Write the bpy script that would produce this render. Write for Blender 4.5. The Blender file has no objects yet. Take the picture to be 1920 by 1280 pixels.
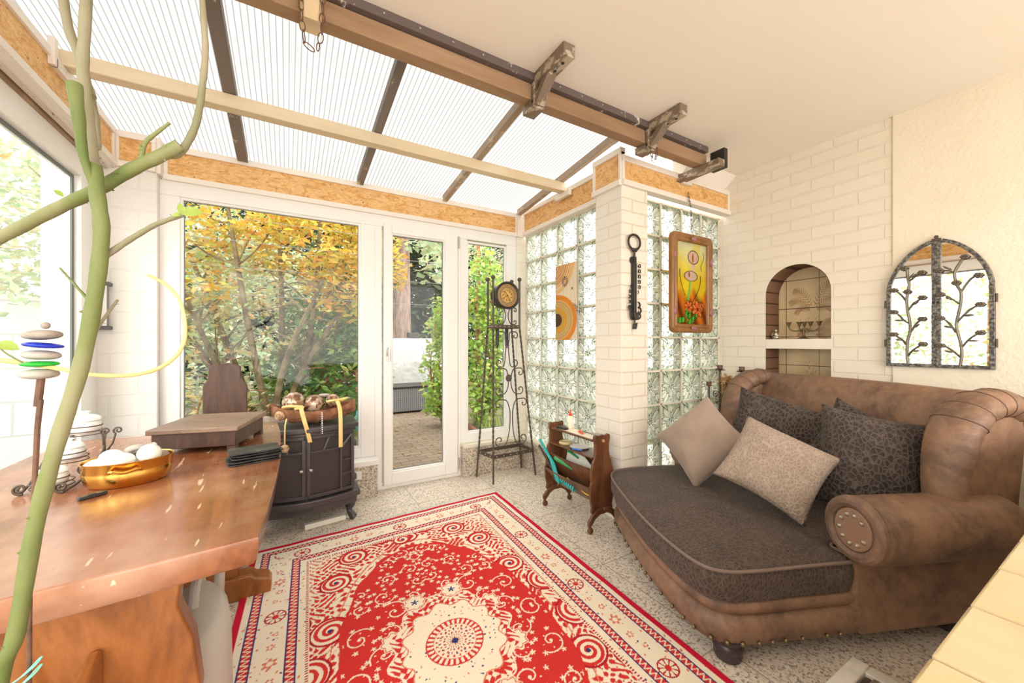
import bpy, bmesh, math, random
import numpy as np
from mathutils import Vector, Matrix, Euler
R = math.radians; PI = math.pi
SC = bpy.context.scene
COL = SC.collection

# ---------------------------------------------------------------- camera, sky, exposure
cam_data = bpy.data.cameras.new('camera'); cam = bpy.data.objects.new('camera', cam_data); COL.objects.link(cam)
cam.location = (0, 0, 1.19); cam.rotation_euler = (R(90), 0, R(-30.3))
cam_data.sensor_width = 36; cam_data.lens = 13.5; cam_data.shift_y = 0.00156
cam_data.clip_start = 0.02; cam_data.clip_end = 200
SC.camera = cam
SC.view_settings.view_transform = 'Standard'; SC.view_settings.look = 'None'
SC.view_settings.gamma = 1.0; SC.view_settings.use_curve_mapping = False
SC.view_settings.exposure = 1.62
w = bpy.data.worlds.new('overcast_sky'); SC.world = w; w.use_nodes = True
wn = w.node_tree.nodes; wl = w.node_tree.links
bg = wn['Background']; tc = wn.new('ShaderNodeTexCoord'); sx = wn.new('ShaderNodeSeparateXYZ')
cr = wn.new('ShaderNodeValToRGB'); wl.new(tc.outputs['Generated'], sx.inputs[0]); wl.new(sx.outputs['Z'], cr.inputs[0])
cr.color_ramp.elements[0].position = 0.0; cr.color_ramp.elements[0].color = (.98, .93, .86, 1)
cr.color_ramp.elements[1].position = 0.5; cr.color_ramp.elements[1].color = (1.0, .985, .96, 1)
wl.new(cr.outputs[0], bg.inputs[0]); bg.inputs[1].default_value = 1.55
sun_d = bpy.data.lights.new('sun', 'SUN'); sun_d.energy = 1.1; sun_d.angle = R(60); sun_d.color = (1, .96, .88)
sun = bpy.data.objects.new('sun', sun_d); COL.objects.link(sun); sun.rotation_euler = (R(58), 0, R(-25)); sun.location = (-3, -3, 8)

# ---------------------------------------------------------------- materials
class NT:
    def __init__(s, name):
        s.m = bpy.data.materials.new(name); s.m.use_nodes = True
        s.t = s.m.node_tree; s.n = s.t.nodes; s.l = s.t.links
        s.p = s.n['Principled BSDF']; s.out = s.n['Material Output']
    def new(s, t, **k):
        n = s.n.new(t)
        for a, b in k.items():
            if a.startswith('i_'): n.inputs[a[2:]].default_value = b
            else: setattr(n, a, b)
        return n
    def link(s, a, b): s.l.new(a, b)
def c4(c): return (c[0], c[1], c[2], 1.0)
def coords(N, stretch=None, kind='Object', rot=None):
    t = N.new('ShaderNodeTexCoord'); o = t.outputs[kind]
    if stretch or rot:
        m = N.new('ShaderNodeMapping')
        if stretch: m.inputs['Scale'].default_value = stretch
        if rot: m.inputs['Rotation'].default_value = rot
        N.link(o, m.inputs[0]); o = m.outputs[0]
    return o
def ramp(N, fac, stops):
    r = N.new('ShaderNodeValToRGB'); N.link(fac, r.inputs[0]); e = r.color_ramp.elements
    e[0].position, e[0].color = stops[0][0], c4(stops[0][1]); e[1].position, e[1].color = stops[-1][0], c4(stops[-1][1])
    for p, c in stops[1:-1]:
        k = e.new(p); k.color = c4(c)
    return r.outputs[0]
def mixc(N, f, a, b, mode='MIX'):
    m = N.new('ShaderNodeMix', data_type='RGBA', blend_type=mode)
    if isinstance(f, (int, float)): m.inputs['Factor'].default_value = f
    else: N.link(f, m.inputs['Factor'])
    for i, v in ((6, a), (7, b)):
        if isinstance(v, tuple): m.inputs[i].default_value = c4(v)
        else: N.link(v, m.inputs[i])
    return m.outputs[2]
def noise(N, vec, scale, detail=4, rough=.55, dist=0):
    n = N.new('ShaderNodeTexNoise'); n.inputs['Scale'].default_value = scale; n.inputs['Detail'].default_value = detail
    n.inputs['Roughness'].default_value = rough; n.inputs['Distortion'].default_value = dist
    if vec is not None: N.link(vec, n.inputs['Vector'])
    return n.outputs['Fac']
def bump(N, h, strength=.3, dist=.01):
    b = N.new('ShaderNodeBump'); b.inputs['Strength'].default_value = strength; b.inputs['Distance'].default_value = dist
    N.link(h, b.inputs['Height']); N.link(b.outputs[0], N.p.inputs['Normal']); return b
def M(name, col, rough=.5, metal=0, stops=None, nscale=8, stretch=None, ndet=5, bs=None, bstr=.2, bdist=.004, dist=0, spec=.5, sheen=0):
    N = NT(name); N.p.inputs['Roughness'].default_value = rough; N.p.inputs['Metallic'].default_value = metal
    N.p.inputs['Specular IOR Level'].default_value = spec
    if sheen: N.p.inputs['Sheen Weight'].default_value = sheen
    N.p.inputs['Base Color'].default_value = c4(col); N.m.diffuse_color = c4(col)
    v = coords(N, stretch) if (stops or bs) else None
    if stops: N.link(ramp(N, noise(N, v, nscale, ndet, dist=dist), stops), N.p.inputs['Base Color'])
    if bs: bump(N, noise(N, v, bs, 4), bstr, bdist)
    return N.m
def vcol_mat(name, rough=.6, bs=None, bstr=.3, bdist=.003, translucent=0, spec=.3, metal=0):
    N = NT(name); a = N.new('ShaderNodeVertexColor', layer_name='pattern')
    N.link(a.outputs[0], N.p.inputs['Base Color']); N.p.inputs['Roughness'].default_value = rough
    N.p.inputs['Specular IOR Level'].default_value = spec; N.p.inputs['Metallic'].default_value = metal
    if bs: bump(N, noise(N, coords(N), bs, 3), bstr, bdist)
    if translucent:
        t = N.new('ShaderNodeBsdfTranslucent'); N.link(a.outputs[0], t.inputs[0])
        tr = N.new('ShaderNodeBsdfTransparent'); N.link(a.outputs[0], tr.inputs[0])
        m0 = N.new('ShaderNodeMixShader'); m0.inputs[0].default_value = .45; N.link(t.outputs[0], m0.inputs[1]); N.link(tr.outputs[0], m0.inputs[2])
        m = N.new('ShaderNodeMixShader'); m.inputs[0].default_value = translucent
        N.link(N.p.outputs[0], m.inputs[1]); N.link(m0.outputs[0], m.inputs[2]); N.link(m.outputs[0], N.out.inputs[0])
    return N.m
def brick_mat(name, axis, bw, bh, col, col2, mort, mortar_size=.006, rough=.75, offs=.5, bstr=.5, fine=.15, shift=(0, 0), msm=.35, nb=40):
    """axis: which world plane: 'x' -> (y,z), 'y' -> (x,z), 'z' -> (x,y)"""
    N = NT(name); t = N.new('ShaderNodeTexCoord'); s = N.new('ShaderNodeSeparateXYZ'); N.link(t.outputs['Object'], s.inputs[0])
    c = N.new('ShaderNodeCombineXYZ'); a, b = {'x': ('Y', 'Z'), 'y': ('X', 'Z'), 'z': ('X', 'Y')}[axis]
    N.link(s.outputs[a], c.inputs[0]); N.link(s.outputs[b], c.inputs[1])
    mp = N.new('ShaderNodeMapping'); mp.inputs['Location'].default_value = (shift[0], shift[1], 0); N.link(c.outputs[0], mp.inputs[0])
    nz = N.new('ShaderNodeTexNoise'); nz.inputs['Scale'].default_value = 9; N.link(mp.outputs[0], nz.inputs['Vector'])
    mx = N.new('ShaderNodeMix', data_type='VECTOR'); 
    vs = N.new('ShaderNodeVectorMath', operation='SUBTRACT'); vs.inputs[1].default_value = (.5, .5, .5); N.link(nz.outputs['Color'], vs.inputs[0])
    vm = N.new('ShaderNodeVectorMath', operation='SCALE'); vm.inputs['Scale'].default_value = .008; N.link(vs.outputs[0], vm.inputs[0])
    va = N.new('ShaderNodeVectorMath', operation='ADD'); N.link(mp.outputs[0], va.inputs[0]); N.link(vm.outputs[0], va.inputs[1])
    br = N.new('ShaderNodeTexBrick'); N.link(va.outputs[0], br.inputs['Vector'])
    br.inputs['Scale'].default_value = 1; br.inputs['Brick Width'].default_value = bw; br.inputs['Row Height'].default_value = bh
    br.inputs['Mortar Size'].default_value = mortar_size; br.inputs['Mortar Smooth'].default_value = msm; br.offset = offs
    br.inputs['Color1'].default_value = c4(col); br.inputs['Color2'].default_value = c4(col2); br.inputs['Mortar'].default_value = c4(mort)
    N.link(br.outputs['Color'], N.p.inputs['Base Color']); N.p.inputs['Roughness'].default_value = rough; N.p.inputs['Specular IOR Level'].default_value = .25
    f = noise(N, t.outputs['Object'], nb, 4)
    inv = N.new('ShaderNodeMath', operation='MULTIPLY_ADD'); N.link(br.outputs['Fac'], inv.inputs[0]); inv.inputs[1].default_value = -1; 
    fm = N.new('ShaderNodeMath', operation='MULTIPLY'); N.link(f, fm.inputs[0]); fm.inputs[1].default_value = fine; N.link(fm.outputs[0], inv.inputs[2])
    bump(N, inv.outputs[0], bstr, .006)
    return N.m

WHITE = (.80, .77, .72)
m_paint = M('white_frame_paint', (.83, .81, .78), .35)
m_seal = M('rubber_seal', (.16, .17, .17), .6)
m_wallX = brick_mat('painted_brick_side', 'x', .25, .0828, (.80, .735, .63), (.79, .72, .61), (.77, .70, .59), .007, bstr=.55)
m_wallY = brick_mat('painted_brick_back', 'y', .25, .0828, (.80, .745, .66), (.79, .73, .64), (.77, .71, .61), .007, bstr=.35)
m_blockY = brick_mat('painted_block_pier', 'y', .26, .125, (.80, .77, .73), (.79, .76, .72), (.775, .745, .705), .006, bstr=.5)
m_plaster = M('rough_plaster', (.80, .70, .54), .85, stops=[(.3, (.80, .715, .575)), (.7, (.84, .765, .64))], nscale=3, bs=45, bstr=.45, bdist=.008)
m_ceiling = M('ceiling_plaster', (.86, .79, .71), .8, stops=[(.3, (.85, .785, .70)), (.75, (.87, .81, .745))], nscale=1.2, bs=14, bstr=.08)
def osb():
    N = NT('osb_board'); v = coords(N, (1, 1, 2.2)); 
    n1 = noise(N, v, 9, 8, .65, 1.6); n2 = noise(N, coords(N, (1.2, 1.2, 2.2)), 30, 4, .65, 1.2)
    c1 = ramp(N, n1, [(.34, (.56, .26, .055)), (.46, (.74, .40, .12)), (.56, (.86, .55, .24)), (.7, (.62, .30, .08))])
    vo = N.new('ShaderNodeTexVoronoi'); vo.inputs['Scale'].default_value = 42; vo.distance = 'CHEBYCHEV'; N.link(coords(N, (1, 1, 2.5), rot=(.4, .5, .3)), vo.inputs['Vector'])
    c2 = mixc(N, .3, c1, ramp(N, vo.outputs['Color'], [(.1, (.40, .17, .05)), (.9, (.68, .44, .22))]))
    N.link(mixc(N, ramp(N, n2, [(.335, (1, 1, 1)), (.37, (0, 0, 0))]), c2, (.13, .05, .018)), N.p.inputs['Base Color'])
    N.p.inputs['Roughness'].default_value = .6; bump(N, n1, .2, .004); return N.m
m_osb = osb()
def granite(name, tile=False, base=(.66, .58, .49)):
    N = NT(name); t = coords(N); vo = N.new('ShaderNodeTexVoronoi'); vo.inputs['Scale'].default_value = 130; N.link(t, vo.inputs['Vector'])
    sp = N.new('ShaderNodeSeparateColor'); N.link(vo.outputs['Color'], sp.inputs[0])
    b = base
    c = ramp(N, sp.outputs[0], [(.0, (.09, .07, .06)), (.11, (.36, .29, .23)), (.25, b), (.45, (.72, .63, .51)), (.78, (.58, .40, .28)), (.86, (.80, .74, .66)), (1, (.30, .27, .245))])
    r = c.node; r.color_ramp.interpolation = 'CONSTANT'
    c = mixc(N, .32, c, b)
    N.p.inputs['Roughness'].default_value = .38
    if tile:
        s = N.new('ShaderNodeSeparateXYZ'); N.link(t, s.inputs[0]); q = N.new('ShaderNodeCombineXYZ'); N.link(s.outputs[0], q.inputs[0]); N.link(s.outputs[1], q.inputs[1])
        mp = N.new('ShaderNodeMapping'); mp.inputs['Location'].default_value = (-.83, -.895, 0); N.link(q.outputs[0], mp.inputs[0])
        br = N.new('ShaderNodeTexBrick'); N.link(mp.outputs[0], br.inputs['Vector']); br.offset = 0
        for k, x in (('Scale', 1), ('Brick Width', .64), ('Row Height', .64), ('Mortar Size', .003), ('Mortar Smooth', .1)): br.inputs[k].default_value = x
        c = mixc(N, br.outputs['Fac'], c, (.40, .33, .26))
    N.link(c, N.p.inputs['Base Color']); return N.m
m_floor = granite('granite_floor', True, (.80, .70, .59)); m_granite = granite('granite_skirting', base=(.36, .30, .23))
def wood(name, dark, mid, light, scale=6, stretch=(1, .12, 1), rough=.35, bstr=.12):
    N = NT(name); v = coords(N, stretch); n = noise(N, v, scale, 6, .6, 1.2); f = noise(N, v, scale * 9, 3, .6)
    c = ramp(N, n, [(.28, dark), (.45, mid), (.58, light), (.74, mid)])
    N.link(mixc(N, .25, c, ramp(N, f, [(.3, dark), (.7, light)])), N.p.inputs['Base Color']); N.p.inputs['Roughness'].default_value = rough
    bump(N, f, bstr, .002); return N.m
m_tabletop = wood('table_wood', (.2, .06, .02), (.3, .1, .03), (.4, .15, .05), 3.5, rough=.2)
m_trestle = wood('trestle_wood', (.085, .022, .006), (.25, .080, .018), (.38, .135, .035), 5.5, (1, 1, .35), .3)
m_darkwood = wood('dark_oak', (.030, .014, .009), (.060, .028, .017), (.105, .052, .032), 9, (1, 1, .2), .45)
m_rackwood = wood('rack_wood', (.055, .020, .009), (.115, .042, .018), (.19, .078, .034), 8, (1, 1, .2), .35)
m_beam = wood('stained_pine_beam', (.20, .11, .06), (.31, .185, .10), (.40, .26, .155), 2.5, (.15, 1, 1), .6)
m_purlin = wood('painted_purlin', (.50, .36, .20), (.66, .51, .31), (.76, .63, .44), 2.5, (.15, 1, 1), .6)
def worn(name, base, flake, thr=.62, scale=22, rough=.6, metal=0):
    N = NT(name); n = noise(N, coords(N, (1, .5, 1)), scale, 7, .7)
    N.link(mixc(N, ramp(N, n, [(thr, (0, 0, 0)), (thr + .03, (1, 1, 1))]), base, flake), N.p.inputs['Base Color'])
    N.p.inputs['Roughness'].default_value = rough; N.p.inputs['Metallic'].default_value = metal; bump(N, n, .3, .003); return N.m
m_rafter = worn('worn_dark_rafter', (.20, .165, .145), (.62, .50, .36), .60, 14)
m_flange = worn('dark_steel_flange', (.115, .085, .08), (.62, .56, .48), .605, 11)
m_bracket = worn('weathered_bracket', (.22, .165, .12), (.50, .42, .32), .52, 16, .5, .3)
m_iron = M('black_iron', (.055, .05, .045), .45, .7, bs=60, bstr=.2)
m_iron2 = M('brown_iron', (.11, .085, .065), .5, .6, bs=60, bstr=.2)
m_rust = M('rusty_steel', (.16, .085, .055), .7, .4, stops=[(.35, (.10, .06, .045)), (.65, (.24, .125, .08))], nscale=25)
def leather():
    N = NT('brown_leather'); v = coords(N); n = noise(N, v, 3.2, 7, .65, .6); n2 = noise(N, v, 22, 6, .7)
    c = ramp(N, n, [(.34, (.070, .040, .030)), (.45, (.165, .092, .060)), (.58, (.30, .165, .098)), (.70, (.19, .115, .082))])
    c = mixc(N, .35, c, ramp(N, n2, [(.35, (.09, .054, .042)), (.65, (.36, .21, .13))]))
    N.link(c, N.p.inputs['Base Color']); N.p.inputs['Roughness'].default_value = .55
    bump(N, noise(N, v, 120, 3), .2, .002); return N.m
m_leather = leather()
def reptile(name, dark, light, scale=34, bstr=.7, stretch=(1, 1.5, 1)):
    N = NT(name); v = coords(N, stretch); vo = N.new('ShaderNodeTexVoronoi', feature='DISTANCE_TO_EDGE'); vo.inputs['Scale'].default_value = scale; N.link(v, vo.inputs['Vector'])
    n = noise(N, v, 5, 3)
    f = ramp(N, vo.outputs['Distance'], [(.03, (0, 0, 0)), (.2, (1, 1, 1))])
    c = mixc(N, f, light, dark); c = mixc(N, .35, c, ramp(N, n, [(.3, dark), (.7, light)]))
    N.link(c, N.p.inputs['Base Color']); N.p.inputs['Roughness'].default_value = .8; N.p.inputs['Sheen Weight'].default_value = .08; N.p.inputs['Specular IOR Level'].default_value = .2
    bump(N, f, bstr, .006).invert = True; return N.m
m_seat = reptile('dark_brown_velour', (.052, .035, .028), (.13, .092, .075), 46, .6, (1.6, 1, 1))
m_darkpil = reptile('dark_reptile_velvet', (.028, .020, .018), (.13, .098, .082), 40, .8)
m_lightpil = reptile('beige_reptile_velvet', (.29, .215, .165), (.45, .355, .285), 52, .5)
m_plainpil = M('beige_suede', (.37, .27, .205), .8, stops=[(.3, (.27, .192, .146)), (.7, (.36, .265, .205))], nscale=5, bs=9, bstr=.35, bdist=.02, sheen=.3)
m_brass = M('brass', (.72, .42, .10), .2, 1.0, bs=12, bstr=.05)
m_oldbrass = M('aged_bronze', (.22, .17, .09), .4, .8, bs=30, bstr=.2)
m_silver = M('silver_metal', (.55, .50, .42), .35, .9, bs=60, bstr=.3)
m_chrome = M('nickel', (.62, .60, .57), .3, .9)
m_egg = M('white_ceramic', (.86, .84, .82), .3)
m_stone = M('beige_pebble', (.50, .42, .36), .7, stops=[(.3, (.24, .19, .155)), (.7, (.42, .36, .31))], nscale=40, bs=80)
m_stone2 = M('pale_pebble', (.68, .63, .58), .7, stops=[(.3, (.36, .31, .27)), (.7, (.50, .46, .42))], nscale=30, bs=80)
m_black = M('black_plastic', (.035, .035, .038), .35)
m_slate = M('black_slate', (.05, .05, .05), .45, stops=[(.5, (.012, .012, .013)), (.75, (.09, .09, .075))], nscale=14, bs=30)
m_stove = M('stove_cast_iron', (.085, .078, .082), .33, .45, bs=70, bstr=.12)
def mesh_screen():
    N = NT('stove_mesh_screen'); t = N.new('ShaderNodeTexCoord'); s = N.new('ShaderNodeSeparateXYZ'); N.link(t.outputs['Object'], s.inputs[0])
    def wv(o):
        m = N.new('ShaderNodeMath', operation='MULTIPLY'); m.inputs[1].default_value = 900; N.link(o, m.inputs[0])
        k = N.new('ShaderNodeMath', operation='SINE'); N.link(m.outputs[0], k.inputs[0]); return k.outputs[0]
    m = N.new('ShaderNodeMath', operation='MULTIPLY'); N.link(wv(s.outputs['X']), m.inputs[0]); N.link(wv(s.outputs['Z']), m.inputs[1])
    N.link(mixc(N, ramp(N, m.outputs[0], [(.0, (0, 0, 0)), (.5, (1, 1, 1))]), (.022, .016, .016), (.085, .062, .055)), N.p.inputs['Base Color'])
    N.p.inputs['Roughness'].default_value = .6; return N.m
m_screen = mesh_screen()
m_bark = M('bark', (.22, .10, .055), .9, stops=[(.3, (.12, .055, .03)), (.5, (.30, .13, .06)), (.7, (.42, .22, .12))], nscale=18, bs=25, bstr=.9, bdist=.012)
m_driftwood = M('grey_driftwood', (.42, .34, .28), .9, stops=[(.3, (.25, .19, .15)), (.7, (.58, .50, .43))], nscale=18, bs=30, bstr=.6)
def mosaic():
    N = NT('mosaic_ball'); vo = N.new('ShaderNodeTexVoronoi'); vo.inputs['Scale'].default_value = 46; vo.distance = 'CHEBYCHEV'; N.link(coords(N), vo.inputs['Vector'])
    sp = N.new('ShaderNodeSeparateColor'); N.link(vo.outputs['Color'], sp.inputs[0])
    N.link(ramp(N, sp.outputs[0], [(.1, (.14, .06, .03)), (.5, (.34, .19, .115)), (.9, (.55, .43, .33))]), N.p.inputs['Base Color'])
    N.p.inputs['Roughness'].default_value = .25; N.p.inputs['Metallic'].default_value = .3; return N.m
m_mosaic = mosaic()
m_ribbon = M('gold_ribbon', (.78, .56, .22), .45, .2, bs=200, bstr=.2)
m_rattan = M('rattan', (.62, .42, .22), .8, stops=[(.4, (.34, .20, .10)), (.6, (.76, .55, .33))], nscale=40, bs=60, bstr=.8)
m_stem = M('green_bark', (.42, .46, .20), .7, stops=[(.36, (.085, .125, .022)), (.5, (.18, .20, .065)), (.64, (.30, .27, .16))], nscale=5, stretch=(1, 1, .5), bs=50, bstr=.25)
m_stem2 = M('tan_bark', (.50, .44, .30), .75, stops=[(.34, (.20, .19, .10)), (.66, (.34, .29, .21))], nscale=6, bs=60, bstr=.3)
m_plastic = M('taupe_plastic', (.47, .44, .39), .45)
m_teal = M('teal_plastic', (.02, .38, .38), .4); m_blue = M('blue_plastic', (.03, .20, .62), .4); m_red = M('red_plastic', (.75, .06, .03), .4)
m_orange = M('orange_plastic', (.85, .22, .03), .4); m_green = M('green_plastic', (.04, .30, .10), .4); m_yellow = M('yellow_cord', (.80, .55, .05), .5)
m_cream = M('cream_plastic', (.84, .76, .58), .45); m_offwhite = M('off_white', (.80, .76, .70), .5); m_wire = M('white_cable', (.78, .74, .66), .4)
m_blueglass = None
def glass_col(name, col, alpha=.5, rough=.05):
    N = NT(name); N.p.inputs['Base Color'].default_value = c4(col); N.p.inputs['Roughness'].default_value = rough
    tr = N.new('ShaderNodeBsdfTransparent'); tr.inputs[0].default_value = c4(tuple(min(1, x * 1.3 + .1) for x in col))
    m = N.new('ShaderNodeMixShader'); m.inputs[0].default_value = alpha; N.link(tr.outputs[0], m.inputs[1]); N.link(N.p.outputs[0], m.inputs[2]); N.link(m.outputs[0], N.out.inputs[0]); return N.m
m_blueglass = glass_col('cobalt_glass', (.02, .05, .55), .75); m_greenglass = glass_col('green_glass', (.03, .50, .06), .7); m_clear = glass_col('clear_glass', (.85, .87, .86), .28)
def pane():
    N = NT('window_glass'); tr = N.new('ShaderNodeBsdfTransparent'); tr.inputs[0].default_value = (.97, .985, .98, 1)
    g = N.new('ShaderNodeBsdfGlossy'); g.inputs['Roughness'].default_value = .02; fr = N.new('ShaderNodeFresnel'); fr.inputs[0].default_value = 1.5
    mm = N.new('ShaderNodeMath', operation='MULTIPLY'); ge = N.new('ShaderNodeNewGeometry'); iv = N.new('ShaderNodeMath', operation='SUBTRACT'); iv.inputs[0].default_value = 1; N.link(ge.outputs['Backfacing'], iv.inputs[1]); N.link(iv.outputs[0], mm.inputs[1]); N.link(fr.outputs[0], mm.inputs[0])
    m = N.new('ShaderNodeMixShader'); N.link(mm.outputs[0], m.inputs[0]); N.link(tr.outputs[0], m.inputs[1]); N.link(g.outputs[0], m.inputs[2]); N.link(m.outputs[0], N.out.inputs[0]); return N.m
m_pane = pane()
def polycarb():
    N = NT('polycarbonate_sheet'); t = N.new('ShaderNodeTexCoord'); s = N.new('ShaderNodeSeparateXYZ'); N.link(t.outputs['Object'], s.inputs[0])
    m = N.new('ShaderNodeMath', operation='MULTIPLY'); m.inputs[1].default_value = 2 * PI / .026; N.link(s.outputs['X'], m.inputs[0])
    k = N.new('ShaderNodeMath', operation='SINE'); N.link(m.outputs[0], k.inputs[0])
    c = ramp(N, k.outputs[0], [(.0, (.50, .495, .48)), (.66, (.50, .495, .48)), (.99, (.33, .33, .325))])
    a = N.new('ShaderNodeBsdfTranslucent'); b = N.new('ShaderNodeBsdfTransparent'); N.link(c, a.inputs[0]); N.link(c, b.inputs[0])
    x = N.new('ShaderNodeMixShader'); x.inputs[0].default_value = .32; N.link(a.outputs[0], x.inputs[1]); N.link(b.outputs[0], x.inputs[2])
    N.link(x.outputs[0], N.out.inputs[0]); return N.m
m_poly = polycarb()
def glassblock():
    N = NT('pressed_glass_block'); uv = N.new('ShaderNodeUVMap'); uv.uv_map = 'block'; s = N.new('ShaderNodeSeparateXYZ'); N.link(uv.outputs[0], s.inputs[0])
    def mth(op, a, b=None, c=None):
        n = N.new('ShaderNodeMath', operation=op)
        for i, v in enumerate((a, b, c)):
            if v is None: continue
            if isinstance(v, (int, float)): n.inputs[i].default_value = v
            else: N.link(v, n.inputs[i])
        return n.outputs[0]
    x = mth('SUBTRACT', s.outputs[0], .5); y = mth('SUBTRACT', s.outputs[1], .5)
    r = mth('SQRT', mth('ADD', mth('MULTIPLY', x, x), mth('MULTIPLY', y, y))); an = mth('ARCTAN2', y, x)
    cell = N.new('ShaderNodeCombineXYZ'); N.link(mth('MULTIPLY', an, 2.4), cell.inputs[0]); N.link(mth('MULTIPLY', r, 1.6), cell.inputs[1]); N.link(s.outputs[2], cell.inputs[2])
    vo = N.new('ShaderNodeTexVoronoi', feature='F1'); vo.inputs['Scale'].default_value = 1.9; N.link(cell.outputs[0], vo.inputs['Vector'])
    ve = N.new('ShaderNodeTexVoronoi', feature='DISTANCE_TO_EDGE'); ve.inputs['Scale'].default_value = 1.9; N.link(cell.outputs[0], ve.inputs['Vector'])
    cen = N.new('ShaderNodeTexVoronoi', feature='DISTANCE_TO_EDGE'); cen.inputs['Scale'].default_value = 13; N.link(uv.outputs[0], cen.inputs['Vector'])
    inner = ramp(N, r, [(.13, (1, 1, 1)), (.17, (0, 0, 0))])
    edge = mixc(N, inner, ramp(N, ve.outputs['Distance'], [(.02, (1, 1, 1)), (.06, (0, 0, 0))]), ramp(N, cen.outputs['Distance'], [(.03, (1, 1, 1)), (.10, (0, 0, 0))]))
    sp = N.new('ShaderNodeSeparateColor'); N.link(vo.outputs['Color'], sp.inputs[0])
    facet = ramp(N, sp.outputs[0], [(.2, (.93, .94, .92)), (.45, (.74, .79, .74)), (.7, (.47, .54, .47)), (.95, (.62, .69, .63))])
    border = mth('MAXIMUM', mth('ABSOLUTE', x), mth('ABSOLUTE', y))
    facet = mixc(N, ramp(N, border, [(.40, (0, 0, 0)), (.47, (1, 1, 1))]), facet, (.50, .60, .52))
    col = mixc(N, mth('MULTIPLY', edge, .95), facet, (.045, .065, .055))
    bmp = N.new('ShaderNodeBump'); bmp.inputs['Strength'].default_value = .9; bmp.inputs['Distance'].default_value = .01; N.link(mth('ADD', sp.outputs[1], edge), bmp.inputs['Height'])
    tl = N.new('ShaderNodeBsdfTranslucent'); tr = N.new('ShaderNodeBsdfTransparent'); gl = N.new('ShaderNodeBsdfGlossy'); gl.inputs['Roughness'].default_value = .12
    N.link(col, tl.inputs[0]); N.link(col, tr.inputs[0]); N.link(bmp.outputs[0], tl.inputs['Normal']); N.link(bmp.outputs[0], gl.inputs['Normal'])
    df = N.new('ShaderNodeBsdfDiffuse'); N.link(col, df.inputs[0])
    a = N.new('ShaderNodeMixShader'); a.inputs[0].default_value = .5; N.link(tl.outputs[0], a.inputs[1]); N.link(tr.outputs[0], a.inputs[2])
    a2 = N.new('ShaderNodeMixShader'); a2.inputs[0].default_value = .15; N.link(a.outputs[0], a2.inputs[1]); N.link(df.outputs[0], a2.inputs[2])
    b = N.new('ShaderNodeMixShader'); b.inputs[0].default_value = .14; N.link(a2.outputs[0], b.inputs[1]); N.link(gl.outputs[0], b.inputs[2]); N.link(b.outputs[0], N.out.inputs[0]); return N.m
m_gblock = glassblock()
m_mortar = M('pale_mortar', (.72, .66, .54), .8, bs=60, bstr=.2)
def leafmat(name, cols, trans=.4, rough=.4):
    N = NT(name); g = N.new('ShaderNodeNewGeometry')
    st = [(i / (len(cols) - 1), c) for i, c in enumerate(cols)]
    c = ramp(N, g.outputs['Random Per Island'], st); N.link(c, N.p.inputs['Base Color']); N.p.inputs['Roughness'].default_value = rough
    t = N.new('ShaderNodeBsdfTranslucent'); N.link(c, t.inputs[0]); m = N.new('ShaderNodeMixShader'); m.inputs[0].default_value = trans
    N.link(N.p.outputs[0], m.inputs[1]); N.link(t.outputs[0], m.inputs[2]); N.link(m.outputs[0], N.out.inputs[0]); return N.m
lf_yellow = leafmat('autumn_yellow_leaves', [(0.711, 0.419, 0.042), (0.753, 0.57, 0.1), (0.518, 0.518, 0.084), (0.737, 0.502, 0.117), (0.67, 0.285, 0.05), (0.419, 0.486, 0.084)])
lf_mix = leafmat('autumn_pale_leaves', [(0.711, 0.518, 0.235), (0.518, 0.552, 0.251), (0.377, 0.486, 0.184), (0.67, 0.419, 0.167), (0.552, 0.586, 0.351)])
lf_green = leafmat('glossy_green_leaves', [(0.045, 0.15, 0.038), (0.105, 0.255, 0.053), (0.255, 0.375, 0.075), (0.068, 0.195, 0.053), (0.413, 0.45, 0.105)], .25, .3)
lf_bright = leafmat('bright_green_leaves', [(0.251, 0.46, 0.068), (0.377, 0.552, 0.1), (0.502, 0.586, 0.134), (0.184, 0.385, 0.068), (0.62, 0.57, 0.167)])
lf_dark = leafmat('dark_conifer_leaves', [(0.024, 0.056, 0.024), (0.048, 0.096, 0.04), (0.032, 0.072, 0.04), (0.08, 0.128, 0.056)], .15)
lf_pale = leafmat('pale_green_leaves', [(0.335, 0.46, 0.267), (0.446, 0.549, 0.356), (0.52, 0.564, 0.371), (0.579, 0.46, 0.297)])

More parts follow.
